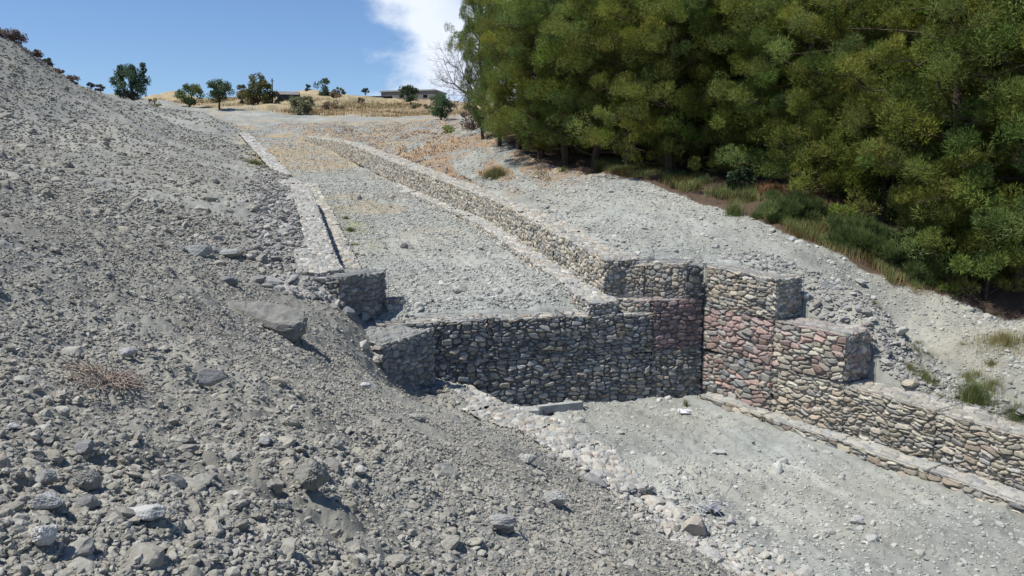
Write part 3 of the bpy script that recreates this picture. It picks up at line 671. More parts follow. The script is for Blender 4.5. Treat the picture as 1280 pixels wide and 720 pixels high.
P5,S5=field(14000,21,40,tr,.04,.55,az=(-17,-5),mn=.0016,embed=.2)
P1=np.vstack([P1,P3,P4,P5]);S1=np.vstack([S1,S3,S4,S5])
scatter('coarse_rubble','coarse broken stones heaped behind and beside the gabion walls','rubble',P1,S1,stone_mat('coarse_stone',[(.27,.27,.26),(.33,.32,.30),(.22,.22,.21),(.38,.37,.34),(.30,.28,.25)]),seed=140,cuts=9,sub=2)

# ------------------------------------------------------------ vegetation
def sz(x,y): return float(surf(np.array([float(x)]),np.array([float(y)]),False)[0])
def needle_cloud(C,rad,n,ln,wd,cols,r,up=.35,squash=.75):
    """n thin needle-bunch faces on each puff centre C (k,3) with radius rad (k,)"""
    k=len(C); N_=k*n
    c=np.repeat(C,n,0); R_=np.repeat(rad,n)
    d=r.normal(size=(N_,3)); d/=np.linalg.norm(d,axis=1)[:,None]
    q=r.uniform(.35,1,N_)**.6
    p=c+d*(R_*q)[:,None]*[1,1,squash]
    dir_=d+np.array([0,0,up])+r.normal(size=(N_,3))*.45; dir_/=np.linalg.norm(dir_,axis=1)[:,None]
    l=ln*r.uniform(.6,1.3,N_)
    sd=np.cross(dir_,r.normal(size=(N_,3))); sd/=np.linalg.norm(sd,axis=1)[:,None]+1e-9
    w=wd*r.uniform(.6,1.3,N_)
    V=np.stack([p-sd*w[:,None]/2,p+sd*w[:,None]/2,p+dir_*l[:,None]],1).reshape(-1,3)
    F=np.arange(N_*3).reshape(-1,3)
    base=np.repeat(cols,n,0)*(r.uniform(.88,1.12,N_)[:,None])
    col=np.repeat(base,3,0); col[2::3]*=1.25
    return V,F,col
def leaf_cloud(C,rad,n,size,cols,r,squash=.85):
    k=len(C);N_=k*n; c=np.repeat(C,n,0);R_=np.repeat(rad,n)
    d=r.normal(size=(N_,3)); d/=np.linalg.norm(d,axis=1)[:,None]
    p=c+d*(R_*r.uniform(.2,1.05,N_)**.6)[:,None]*[1,1,squash]
    a=r.normal(size=(N_,3));a/=np.linalg.norm(a,axis=1)[:,None]; b=np.cross(a,r.normal(size=(N_,3)));b/=np.linalg.norm(b,axis=1)[:,None]+1e-9
    s_=(size*r.uniform(.6,1.4,N_))[:,None]
    V=np.stack([p-a*s_,p+b*s_*.45,p+a*s_,p-b*s_*.45],1).reshape(-1,3); F=np.arange(N_*4).reshape(-1,4)
    col=np.repeat(np.repeat(cols,n,0)*r.uniform(.7,1.3,N_)[:,None],4,0)
    return V,F,col
def bend(p0,p1,k,r,amp):
    t=np.linspace(0,1,k)[:,None]; P=np.array(p0)*(1-t)+np.array(p1)*t
    P[1:-1]+=r.normal(size=(k-2,3))*amp; return P
def pine_parts(seed,H,W,base=.045,n=52,lean=.03,npf=300,gr=(.118,.158,.040),flatness=.7):
    r=np.random.default_rng(seed)
    tb=MB(); top_=np.array([r.normal()*lean*H,r.normal()*lean*H,H*.97])
    T=bend((0,0,-.4),top_,9,r,.05*H/9); tb.tube(T,np.linspace(.05+.014*H,.02,9),7)
    def tp(h):
        return np.array([np.interp(h,T[:,2],T[:,i]) for i in range(3)])
    C=[];Rd=[];Cl=[];lb=MB()
    for i in range(n):
        f=base+(1-base)*(i+r.uniform(0,.9))/n; h=f*H
        L_=W*(np.sin(np.pi*min(1,(1-f)*.62+.06))**.8)*r.uniform(.65,1.12)*(1 if f>.25 else .9)
        az=i*2.399+r.uniform(-.4,.4)
        s0=tp(h*.93); e=s0+np.array([math.cos(az)*L_*.93,math.sin(az)*L_*.93,L_*r.uniform(.05,.75)])
        P=bend(s0,e,5,r,.04*L_); lb.tube(P,np.linspace(.018+.012*L_,.012,5),4,False)
        nb=max(2,int(L_/.62)); hue=r.uniform(.75,1.25)
        for j in range(nb):
            q_=.38+.62*(j+r.uniform(.2,.8))/nb
            c=np.array([np.interp(q_,np.linspace(0,1,5),P[:,k_]) for k_ in range(3)])
            side=r.normal(size=3)*.30*L_*(.35+.4*q_)*np.array([1,1,.35]); c2=c+side
            if np.linalg.norm(side)>.3: lb.tube([c,c2],[.012,.007],3,False)
            C.append(c2+[0,0,.08]);Rd.append(r.uniform(.36,.68)*(.65+.35*min(1,L_/1.5)))
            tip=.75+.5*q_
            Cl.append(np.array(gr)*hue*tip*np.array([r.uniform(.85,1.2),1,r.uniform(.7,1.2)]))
    C=np.array(C);Rd=np.array(Rd);Cl=np.array(Cl); k=len(C); m_=6
    o_=r.normal(size=(k,m_,3)); o_[:,:,2]=np.abs(o_[:,:,2])*.8-.15; o_/=np.linalg.norm(o_,axis=2)[:,:,None]
    C2=(C[:,None,:]+o_*Rd[:,None,None]*np.array([.72,.72,.85])*r.uniform(.6,1.15,(k,m_,1))).reshape(-1,3); R2=(np.repeat(Rd,m_)*r.uniform(.34,.56,k*m_))
    Cl2=np.repeat(Cl,m_,0)*r.uniform(.82,1.22,(k*m_,1))
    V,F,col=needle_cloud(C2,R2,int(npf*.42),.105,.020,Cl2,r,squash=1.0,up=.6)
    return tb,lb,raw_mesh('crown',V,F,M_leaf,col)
PINES={}
def make_pine(key,seed,H,W,**k):
    tb,lb,cm=pine_parts(seed,H,W,**k)
    PINES[key]=(raw_mesh('trunk',np.vstack(tb.V),np.vstack(tb.F),M_bark),raw_mesh('limbs',np.vstack(lb.V),np.vstack(lb.F),M_bark),cm,H)
make_pine('a',301,11,3.3,n=54,npf=360)
make_pine('b',302,10,3.0,n=56,npf=330,gr=(.102,.150,.044))
make_pine('c',303,11.5,3.5,n=60,npf=330,gr=(.136,.162,.036))
make_pine('d',304,10.5,3.1,n=56,npf=330,base=.09,gr=(.126,.152,.034))
def pine(key,x,y,H,rz,label,group,wf=1.05):
    tm,lm,cm,H0=PINES[key]; k=H/H0
    o=empty('pine_tree',(x,y,sz(x,y)-.05),rz); o.scale=(k*wf,k*wf,k); tag(o,label,'tree',group)
    t=obj('trunk',tm,o); obj('limbs',lm,o); obj('crown',cm,o)
FRONT=[(604,48.5,10.8,'a'),(624,45.0,10.5,'b'),(648,43.5,11,'d'),(676,40.5,10.6,'c'),(708,38.8,11,'a'),(742,37.5,10.4,'b'),(785,35.3,10.8,'d'),(838,33.2,10.5,'c'),
       (893,33.0,10.3,'a'),(948,31.6,10.6,'d'),(1005,29.8,10.2,'b'),(1066,27.8,10.4,'c'),(1128,26.0,10.2,'a'),(1200,23.2,10.6,'d'),(1285,22.4,10.4,'b'),(1375,21.9,10.5,'c')]
NM=['slim dark pine at the far left tip of the wood, beside the bare grey tree','second pine from the bare grey tree, thin trunk at the bank edge','pine with a thin leaning trunk, third from the bare grey tree','fourth pine from the bare grey tree, boughs reaching low over the bank',
    'fifth pine from the bare grey tree, trunk foot in the brown litter','pine behind the start of the green grass strip, sixth from the bare tree','pine over the green grass strip, straight above the bend of the gravel bank','tall green pine above the right end of the upstream wall',
    'pine straight above the dark gabion pier, low boughs over the grass','pine above the pinkish stepped wall, with a leafy bush at its foot','yellowish pine over the patch of dry rusty grass','pine with low spreading boughs right of the dry rusty grass patch',
    'olive green pine behind the long dark shrub thicket','big yellowish pine near the right edge, over the deepest shade','pine at the right edge of the picture, lit boughs above black shade','pine just past the right edge, only its boughs showing']
for i,(px,d,H,kk) in enumerate(FRONT):
    x=at(px,200,d)[0]; pine(kk,x,d,H,random.uniform(0,6.28),NM[i],'pines along the edge of the wood',(.5,.62,.8)[i] if i<3 else 1.08)
back_=[]
for i,(px,d,H,kk) in enumerate(FRONT):
    if i>0:
        for m_,(dx,dy) in enumerate(((2.6,4.6),(5.6,9.5),(9.5,15))):
            if m_==2 and i%2: continue
            x=at(px,200,d)[0]+dx+random.uniform(-.8,.8); y=d+dy+random.uniform(-1,1)
            if i<3 and m_>0: continue
            pine('abcd'[(i+m_*3+1)%4],x,y,random.uniform(10.5,12.5),random.uniform(0,6.28),'dark pine deep in the wood, hidden behind the front row','pines deep in the wood')
# saplings and low boughs at the wood's edge
make_pine('s',309,3.6,1.7,base=.02,n=30,npf=300,gr=(.130,.158,.036))
SAP=[(1045,26.8,3.4,'young bushy pine below the tall ones, right of the dry rusty grass'),(1120,24.9,3.6,'young pine with yellow green tips above the dark shrub thicket'),(1262,21.6,2.6,'young pine in front of the black shade at the right edge'),(700,39.5,3.0,'young pine filling the gap low between the left trunks'),
     (850,33.2,3.0,'young pine behind the green grass strip, above the gabion pier'),(925,31.2,2.8,'young pine beside the leafy bush at the wood edge'),(1185,22.6,2.8,'young pine hanging over the foot of the shrub thicket')]
for px,d,H,lb_ in SAP:
    pine('s',at(px,200,d)[0],d+.6,H,random.uniform(0,6),lb_,'young pines at the edge of the wood')
# bare tree
def branchy(mb,p,d,L_,rad,depth,r,n=3):
    k=5; P=[np.array(p)]
    for i in range(k-1):
        d=d+r.normal(size=3)*.13+np.array([0,0,.03]); d/=np.linalg.norm(d); P.append(P[-1]+d*L_/(k-1))
    mb.tube(P,np.linspace(rad,rad*.55,k),6 if depth>2 else 3,False)
    if depth<=0: return
    for i in range(n):
        q_=r.integers(1,k); nd=d+r.normal(size=3)*.62; nd/=np.linalg.norm(nd)
        branchy(mb,P[q_],nd,L_*r.uniform(.55,.8),rad*.5,depth-1,r,n)
r_=np.random.default_rng(77)
bx_,bd_=at(597,170,52)[0],52.
bt=empty('bare_tree',(bx_+.5,bd_,sz(bx_,bd_)-.1)); bt.scale=(.85,.85,.85); tag(bt,'leafless grey tree with fine branches at the left tip of the pine wood','tree')
tb=MB(); tb.tube(bend((0,0,0),(-.3,0,2.6),5,r_,.05),[.13,.12,.11,.1,.09],7); tb.build('trunk',M_twig,bt)
tb=MB()
for dd in((-.75,0,.9),(-.35,.3,1),(.1,-.2,1),(-.95,-.2,.55),(-.5,.2,.75),(-.9,.1,.25)):
    branchy(tb,(-.2,0,r_.uniform(1.0,2.5)),np.array(dd)/np.linalg.norm(dd),2.5,.055,4,r_,4)
tb.build('branches',M_twig,bt)
# leafy bushes and small trees
def bush(name,px,d,ypx,wpx,hpx,label,cat,group=None,col=(.06,.085,.035),n=26,leaf=None,trunk=0,seed=1,spires=False,flat=.9):
    r=np.random.default_rng(seed+900); x=at(px,ypx,d)[0]; k=d/1040; W=wpx*k*1.12; H=hpx*k*(1.15 if d<100 else 1.02)
    o=empty(name,(x,d,sz(x,d)-.05)); tag(o,label,cat,group)
    C=[];Rd=[]
    h0=trunk*H
    for i in range(n):
        a=r.uniform(0,6.28); z=r.uniform(0,1); rr_=W*.42*math.sqrt(r.uniform(0,1))*(np.sin(np.pi*(.15+.75*z))**.7)
        C.append([math.cos(a)*rr_,math.sin(a)*rr_,h0+.12*H+(H-h0-.2*H)*z]); Rd.append(W*r.uniform(.09,.19))
    if spires:
        for i in range(14):
            t_=i%3; C.append([(-.2,.05,.27)[t_]*W+r.normal()*W*.03,r.normal()*.1,H*(.5+.62*(i/14)*(.8,.7,1.0)[t_])]);Rd.append(W*.08)
    C=np.array(C);Rd=np.array(Rd); cols=np.array(col)*1.75*r.uniform(.75,1.3,len(C))[:,None]
    s_=leaf or max(.035,k*1.1)
    V,F,cc=leaf_cloud(C,Rd,int(np.clip(2.2*(Rd.mean()/s_)**2*3,60,260)),s_,cols,r,flat)
    obj('crown',raw_mesh('crown',V,F,M_leaf2,cc),o)
    tb=MB()
    tb.tube(bend((0,0,-.2),(0,0,max(h0,.25*H)+.2*H),4,r,W*.02),np.linspace(.035*W+.02,.02*W+.01,4),6)
    for c in C[:8]: tb.tube([(0,0,max(h0*.8,.1*H)),c],[.02*W,.008*W],4,False)
    tb.build('trunk' if trunk else 'stems',M_bark,o)
    return o
BU='bushes and small trees on the straw coloured hill'
bush('broadleaf_bush',166,92,133,44,40,'dark green bush with upright spires, right of the spoil mound on the skyline','bush',BU,(.045,.07,.04),30,seed=1,spires=True)
bush('small_tree',237,118,134,34,28,'light green round shrubby tree, left of the small tree with a visible trunk','tree',BU,(.09,.115,.045),24,seed=2,trunk=.12)
bush('small_tree',275,112,140,32,37,'small round tree with a clear dark trunk standing on the gravel apron','tree',BU,(.055,.075,.04),24,seed=3,trunk=.32)
bush('broadleaf_bush',303,124,134,16,26,'narrow greyish bush tucked against the left side of the rust tinged tree','bush',BU,(.08,.09,.05),14,seed=4)
bush('small_tree',323,122,134,36,38,'rust tinged round dark tree left of the low hut roof','tree',BU,(.075,.075,.028),30,seed=5)
bush('broadleaf_bush',341,124,133,26,16,'low dark bush at the foot of the hut below the rust tinged tree','bush',BU,(.035,.045,.025),14,seed=6)
bush('small_tree',406,136,128,24,23,'rounded dark green tree alone on the skyline right of the hut','tree',BU,(.05,.075,.04),20,seed=7)
bush('broadleaf_bush',424,138,126,14,12,'small pale shrub just right of the lone rounded tree','bush',BU,(.10,.11,.06),10,seed=8)
bush('small_tree',386,142,116,10,14,'tiny tree top poking over the skyline left of the lone rounded tree','tree',BU,(.05,.07,.05),8,seed=9,trunk=.3)
bush('small_tree',457,146,124,9,14,'tiny thin tree on the skyline left of the flat roofed house','tree',BU,(.06,.08,.06),8,seed=10,trunk=.4)
bush('broadleaf_bush',375,112,147,34,18,'grey olive shrub clump at the top edge of the gravel apron','bush',BU,(.13,.13,.075),18,seed=11)
bush('broadleaf_bush',384,111,147,20,22,'taller olive shrub rising from the right end of the shrub clump','bush',BU,(.10,.11,.06),14,seed=12)
bush('small_tree',513,134,136,26,24,'dark tree covering the middle of the flat roofed house front','tree',BU,(.04,.06,.03),22,seed=13)
bush('broadleaf_bush',552,92,153,32,30,'dense dark green bush casting shade on straw grass, left of the bare tree','bush',BU,(.05,.085,.035),28,seed=14)
bush('broadleaf_bush',563,66,177,22,13,'small yellowish green shrub on the rusty bank, below the dense bush','bush',BU,(.15,.17,.06),14,seed=15)
bush('umbrella_tree',113,108,110,11,14,'tiny left one of two flat topped trees behind the spoil mound','tree','flat topped trees behind the spoil mound',(.06,.055,.055),9,seed=16,trunk=.5,flat=.5)
bush('umbrella_tree',125,108,110,14,14,'wider right one of two flat topped trees behind the spoil mound','tree','flat topped trees behind the spoil mound',(.07,.06,.055),12,seed=17,trunk=.35,flat=.5)
bush('broadleaf_bush',193,100,133,16,12,'low straw and green shrub right of the spired bush','bush',BU,(.17,.15,.08),10,seed=18)
bush('broadleaf_bush',925,29.6,235,34,30,'leafy dark bush with glossy leaves at the foot of the pines, beside dry grass','bush',None,(.035,.055,.028),22,seed=19,leaf=.06)
bush('broadleaf_bush',590,62,160,36,34,'dull purplish leafless-looking scrub at the foot of the bare tree','bush',None,(.10,.075,.065),16,seed=20)
rsc=np.random.default_rng(91)
for i in range(16):
    px=float(rsc.uniform(205,560)); d=float(rsc.uniform(112,140)); w_=float(rsc.uniform(9,22))
    bush('dry_scrub',px,d,130,w_,w_*.5,'low brownish dry scrub among the straw coloured grass of the far hill','scrub','low dry scrub on the far hill',((.13,.10,.07),(.11,.11,.06),(.16,.13,.08))[i%3],9,seed=120+i)
# mound shrubs
MG='dry tussocks along the crest of the spoil mound'
for i,(px,d,yp,w_,h_,lb_,c) in enumerate([(12,44.5,50,40,18,'purplish dry tussock topmost on the spoil mound crest',(.17,.13,.12)),(46,46.5,70,18,13,'small reddish dry tussock second down the mound crest',(.17,.12,.10)),
      (60,47.5,80,15,14,'greenish tussock third down the mound crest',(.11,.12,.07)),(72,48.5,90,14,9,'low pale tussock fourth down the mound crest',(.24,.18,.13)),(90,49.5,106,22,16,'brown tussock lowest on the mound crest',(.17,.12,.095))]):
    bush('dry_bush',px,d,yp,w_,h_*.62,lb_,'bush',MG,tuple(q_*.6 for q_ in c),16,seed=30+i)

# ------------------------------------------------------------ grasses
def blades(P,h,w,cols,r,lean=.45,seg=3):
    n=len(P); az=r.uniform(0,6.28,n); le=r.uniform(.1,1,n)*lean; h=h*r.uniform(.5,1.2,n)
    dx=np.cos(az)*le*h; dy=np.sin(az)*le*h; sx_=-np.sin(az+r.normal(0,.5,n))*w/2; sy_=np.cos(az)*w/2
    V=np.zeros((n,5,3))
    for k_,(f,ww) in enumerate(((0,1),(.55,.8))):
        V[:,2*k_]=P+np.stack([dx*f*f-sx_*ww,dy*f*f-sy_*ww,h*f],1); V[:,2*k_+1]=P+np.stack([dx*f*f+sx_*ww,dy*f*f+sy_*ww,h*f],1)
    V[:,4]=P+np.stack([dx,dy,h*.95],1)
    b=np.arange(n)[:,None]*5
    F=np.vstack([b+[0,1,3],b+[0,3,2],b+[2,3,4]])
    c=np.repeat(cols,5,0).reshape(n,5,3); c[:,4]*=1.2
    return V.reshape(-1,3),F,c.reshape(-1,3)
def grass_cols(n,c0,c1,r): 
    k=r.uniform(0,1,n)[:,None]; return (np.array(c0)*(1-k)+np.array(c1)*k)*r.uniform(.75,1.25,n)[:,None]
def tuft(px,ypx,d,wpx,hpx,label,c0,c1,group,n=500,name='grass_tuft',lean=.6):
    r=np.random.default_rng(int(px*7+d)); x=at(px,ypx,d)[0]; k=d/1040; W=wpx*k;H=hpx*k*.75
    n=int(n*1.6); rr_=np.abs(r.normal(0,.30,n)); a=r.uniform(0,6.28,n); X=np.cos(a)*rr_*W;Y=np.sin(a)*rr_*W*.8
    z0=sz(x,d); Z=macro(X+x,Y+d)[0]-z0-.02
    V,F,c=blades(np.stack([X,Y,Z],1),H,max(.004,k*.30),grass_cols(n,c0,c1,r),r,lean)
    o=obj(name,raw_mesh(name,V,F,M_grass,c)); o.location=(x,d,z0); tag(o,label,'grass tuft' if name=='grass_tuft' else 'weed',group)
    return o
TG='green tufts scattered on the right bank'
G0,G1=(.10,.15,.045),(.20,.22,.08); Y0,Y1=(.30,.25,.12),(.20,.21,.09)
TL=[(1220,455,17.1,44,46,'tallest bright green tuft on the pebbly right bank, near the right edge',G0,G1,900),(1268,505,15.8,50,40,'green tuft cut by the right edge, just above the long cream wall',G0,G1,900),
 (1160,425,18.0,40,22,'sparse pale green tuft right of the dark square block end',Y1,G1,350),(1145,395,18.8,26,16,'thin yellowish tuft highest of those right of the stepped blocks',Y0,Y1,260),
 (1190,488,16.4,28,20,'small tuft between the tallest tuft and the long cream wall',G0,Y1,320),(1245,420,17.8,36,22,'straw coloured tuft above the tallest green one',Y0,Y1,350),(1240,492,16.2,30,18,'sparse tuft left of the tuft cut by the right edge',Y1,G1,260),
 (1150,448,17.4,22,12,'faint green seedlings beside the dark square block end',Y1,G1,160),(1258,372,19.3,70,28,'dry yellow tussock at the right edge, below the black shade',Y0,(.26,.26,.11),900),
 (865,318,22.9,30,9,'faint green patch of weeds behind the dark pier',Y1,G1,160)]
rt=np.random.default_rng(17)
for i in range(16):
    px=float(rt.uniform(1090,1275)); yp=float(rt.uniform(385,500)); k_=(yp-385)/115; d_=21.0-4.2*k_-(px-1090)/185*.8
    tuft(px,yp,d_,float(rt.uniform(12,30)),float(rt.uniform(7,13)),'small faint weed among the pebbles of the right bank',Y1,G1 if i%2 else Y0,'small faint weeds on the right bank',int(rt.uniform(90,220)))
for px,yp,d,w_,h_,lb_,a,b,n in TL: tuft(px,yp,d,w_,h_,lb_,a,b,TG,n)
tuft(619,235,38,30,20,'round olive green tussock alone on the grey bank beside the upstream wall',(.12,.15,.05),(.24,.21,.10),None,900)
tuft(917,280,26.5,24,26,'spiky green tuft at the grass strip edge above the pier',G0,G1,None,500)
tuft(703,228,37,10,10,'tiny green sprig on the grey bank below the pines',G0,G1,None,120)
tuft(320,215,47,26,14,'dark green weed patch at the low end of the straw coloured strip',(.09,.12,.045),Y1,None,700)
tuft(650,378+8,18.6,0.01+14,6,'small green weed on the channel bed near the weir crest',G0,G1,None,60)
tuft(500,350,24,14,6,'little green weed on the bed above the left blocks',G0,G1,None,60)
for i,(px,yp,d,w_,h_) in enumerate([(437,268,30.5,16,7),(443,285,27.5,16,7),(432,257,33,14,6),(446,296,26,12,6)]):
    tuft(px,yp,d,w_,h_,['pale green weeds, second from the top in the strip beside the left tiers','pale green weeds, third from the top in the strip beside the left tiers','pale green weeds topmost in the strip beside the left tiers','pale green weeds lowest in the strip beside the left tiers'][i],Y1,G1,'weeds beside the left tiers',220)
tuft(858,487,20.0,10,18,'small weed growing at the foot of the weir corner',G0,G1,None,60)
# grass strip along the wood
def grass_field(name,label,n,fn,h,w,c0,c1,kind='stuff',lean=.6,seed=5):
    r=np.random.default_rng(seed); x,y,p=fn(n,r); k=r.uniform(0,1,len(x))<p; x=x[k];y=y[k]
    z=macro(x,y)[0]; hh=h(x,y)*(.5+.9*fbm(x/1.1,y/1.1,2,seed))
    sc_=8 if name=='straw_grass' else .9
    cols=grass_cols(len(x),c0,c1,r)*(.5+.95*fbm(x/sc_,y/sc_,3,seed+40))[:,None]*np.where((fbm(x/sc_*1.4,y/sc_*1.4,2,seed+50)>.56)[:,None],[.72,.62,.55],[1,1,1])
    V,F,c=blades(np.stack([x,y,z-.02],1),hh,w(x,y),cols,r,lean)
    o=obj(name,raw_mesh(name,V,F,M_grass,c)); tag(o,label,'grass',kind=kind); return o
EDG=np.array([(742,36.2),(800,33.2),(860,30.0),(915,27.7),(960,25.6),(1010,23.8),(1060,22.9),(1110,22.2),(1180,21.9),(1300,21.2)])
def edge_fn(lo,hi,wid,off=0):
    def f(n,r):
        px=r.uniform(lo,hi,n); d=np.interp(px,EDG[:,0],EDG[:,1])+off+r.uniform(0,1,n)**1.2*wid
        x=(px-640)/1040*d
        d=d+(fbm(px/33.,px*0+.5,3,67)-.5)*1.6; x=(px-640)/1040*d
        return x,d,np.clip(4.2*fbm(x/1.1,d/1.1,3,66)-1.5,0,1)
    return f
grass_field('grass','green grass strip along the foot of the pines',46000,edge_fn(742,1160,2.6,.1),lambda x,y:.36+0*x,lambda x,y:.015+0*x,(.13,.19,.06),(.24,.27,.11))
grass_field('dry_grass','rusty dry grass patch between the green strip and the pines',22000,edge_fn(940,1085,2.4,1.9),lambda x,y:.30+0*x,lambda x,y:.015+0*x,(.34,.20,.11),(.42,.28,.15),seed=8)
grass_field('dry_grass','thin straw stalks mixed into the grass at the wood edge',14000,edge_fn(745,1190,1.8,-.1),lambda x,y:.36+0*x,lambda x,y:.009+0*x,(.33,.27,.13),(.40,.30,.16),seed=9)
SHR=[(1070,24.0,44,36,'long low dark green thicket of thin shrubs, left end under the pines'),(1112,23.3,44,40,'middle clump of the dark thicket of thin shrubs under the pines'),(1150,22.9,40,38,'right clump of the dark thicket of thin shrubs, at the edge of black shade'),(985,25.8,44,34,'bright green low shrub below the rusty dry grass')]
for i,(px,d,w_,h_,lb_) in enumerate(SHR):
    r=np.random.default_rng(60+i); x=at(px,300,d)[0]; k=d/1040; W=w_*k*1.25; H=h_*k*.9
    C=np.stack([r.normal(0,.33,34)*W,r.normal(0,.26,34)*W,r.uniform(.05,.75,34)*H],1); Rd=r.uniform(.16,.30,34)
    C[:,2]+=macro(C[:,0]+x,C[:,1]+d)[0]-sz(x,d)
    V,F,c=needle_cloud(C,Rd,420,.20,.016,np.array([.085,.12,.04])*r.uniform(.6,1.4,34)[:,None],r,up=1.3)
    o=obj('low_shrub',raw_mesh('low_shrub',V,F,M_grass,c)); o.location=(x,d,sz(x,d)); tag(o,lb_,'shrub','low shrubs at the wood edge')
# straw hill
def hill_fn(n,r):
    px=r.uniform(200,640,n); d=r.uniform(104,146,n); x=(px-640)/1040*d
    return x,d,ss((d-(105+np.clip((-x-20)/12,-1,2.5)*7))/4)*np.clip(3.2*fbm(x/6,d/6,3,71)-1.1,.04,1)
grass_field('straw_grass','tall pale straw coloured grass over the hill behind the gravel',42000,hill_fn,lambda x,y:.42+0*x,lambda x,y:.08+0*x,(.30,.23,.12),(.50,.40,.22),seed=12,lean=.5)
def rust_fn(n,r):
    px=r.uniform(420,690,n); d=np.exp(r.uniform(math.log(30),math.log(92),n)); x=(px-640)/1040*d
    s,t,a,b,up=regions(x,d); n1=fbm((x+d*.25)/.9,(d-x)/5.0,4,120)
    return x,d,b*ss((s-9)/8)*1.0*ss((n1-.42)*8)*(~inpoly(x,d,FEDGE))
grass_field('dry_grass','patches of rust coloured dry growth on the bank beside the upper wall',26000,rust_fn,lambda x,y:.15+0*x,lambda x,y:.0009*y,(.23,.155,.09),(.34,.26,.15),seed=14,lean=1.0)
# dead weed on the foreground slope
def dry_weed(px,ypx,d,wpx,label,n=110,seed=3):
    r=np.random.default_rng(seed); x=at(px,ypx,d)[0]; z=sz(x,d); W=wpx*d/1040; mb=MB()
    for i in range(n):
        a=r.uniform(0,6.28); b0=np.array([r.normal()*W*.22,r.normal()*W*.2,.01]); l=W*r.uniform(.15,.42)
        P=[b0]
        dv=np.array([math.cos(a),math.sin(a),r.uniform(.05,.7)])
        for k_ in range(4): dv=dv+r.normal(size=3)*.35-[0,0,.12]; P.append(P[-1]+dv/np.linalg.norm(dv)*l/4)
        mb.tube(P,np.linspace(.0042,.002,5)*d/5,4,False)
    V=np.vstack(mb.V); zz_=macro(V[:,0]+x,V[:,1]+d)[0]-z; 
    o=mb.build('dry_weed',M_drytwig); co=V.copy(); co[:,2]=co[:,2]+zz_+.07; o.data.vertices.foreach_set('co',co.astype(np.float32).ravel()); o.location=(x,d,z); tag(o,label,'weed')
pd=4.75
dry_weed(140,508,5.3,90,'tangled reddish brown dead weed lying flat on the near rubble',150,3)
dry_weed(112,530,4.95,46,'smaller straw coloured dead stems just left of the reddish weed',50,4)

# ------------------------------------------------------------ boulders and other objects
def ground_hit(px,py,r0=1.5,r1=120):
    rx,ry,rz_=ray(px,py); ds=np.exp(np.linspace(math.log(r0),math.log(r1),1500)); x=rx/ry*ds;z=rz_/ry*ds
    g=surf(x,ds); k=np.argmax(g>=z); return float(x[k]),float(ds[k]),float(g[k])
def boulder(px,py,wpx,label,seed,col=(.32,.32,.30),asp=(1,.7,.6),rz=None,group=None,name='boulder',sink=.25,sub=3,cuts=9,rough=.08,smooth=False):
    x,y,z=ground_hit(px,py); s_=wpx/2*y/1040*(1.0 if y>7 else 1.02); sub=5 if (sub==3 and wpx*1.>24) else sub
    me=rock_mesh(name,seed,sub,col,(s_*asp[0],s_*asp[1]/.8,s_*asp[2]/.63),cuts,smooth,rough)
    me.transform(__import__('mathutils').Matrix.Translation((0,0,s_*asp[2]*(1-2*sink))))
    o=obj(name,me); o.location=(x,y,z+(.45*s_ if y<7 else 0)); o.rotation_euler=(0,0,random.uniform(-.4,.4) if rz is None else rz); tag(o,label,'rock' if name!='stone' else 'stone',group); return o
# the large tilted slab
import bmesh
def slab(px,py,wpx,label,pts,th,tilt,rz,seed,col):
    x,y,z=ground_hit(px,py); s_=wpx*y/1040
    r=np.random.default_rng(seed); n=len(pts); bm_=bmesh.new()
    lay=[]
    for k_,(sc_,zz_) in enumerate(((.90,0),(1.0,.30),(.97,.58),(1.03,.70),(.93,1.0))):
        lay.append([bm_.verts.new((p[0]*s_*sc_,p[1]*s_*sc_,zz_*th*s_+(p[2] if len(p)>2 else 0)*s_*zz_)) for p in pts])
    for a,b in zip(lay,lay[1:]):
        for i in range(n): bm_.faces.new((a[i],a[(i+1)%n],b[(i+1)%n],b[i]))
    bm_.faces.new(lay[0][::-1]); bm_.faces.new(lay[-1])
    bmesh.ops.triangulate(bm_,faces=[f for f in bm_.faces if len(f.verts)>4])
    bmesh.ops.subdivide_edges(bm_,edges=bm_.edges[:],cuts=4,use_grid_fill=True)
    for v in bm_.verts:
        c=v.co; k_=s_*.012
        f=vnoise(np.array([c.x/s_*9+c.z*5]),np.array([c.y/s_*9]),seed)[0]-.5; g=vnoise(np.array([c.x/s_*30]),np.array([c.y/s_*30+c.z*40]),seed)[0]-.5
        v.co=c*(1+.06*f)+type(c)((g*k_*2,-f*k_*2,f*k_*3.5+g*k_*1.6))
    me=bpy.data.meshes.new('boulder'); bm_.to_mesh(me); bm_.free(); me.materials.append(M_rock)
    a=me.color_attributes.new('col','FLOAT_COLOR','POINT'); c=np.ones((len(me.vertices),4),np.float32); c[:,:3]=col; a.data.foreach_set('color',c.ravel())
    o=obj('boulder',me); o.location=(x,y,z-.12); o.rotation_euler=(tilt[0],tilt[1],rz); tag(o,label,'rock'); return o
slab(330,405,118,'largest boulder, a flat layered grey slab jutting out of the rubble left of the blocks',[(-.52,.10),(-.40,-.02),(-.1,-.16),(.22,-.20),(.40,-.16),(.44,.05),(.36,.24),(.05,.30),(-.3,.24)],.21,(R(12),R(13),0),R(-8),5,(.225,.222,.20))
slab(333,352,50,'flat pale slab leaning just above the largest boulder',[(-.5,0),(-.2,-.2),(.3,-.25),(.5,0),(.3,.3),(-.2,.3)],.22,(R(5),R(12),0),.2,8,(.30,.305,.29))
BG='single larger stones on the left slope'
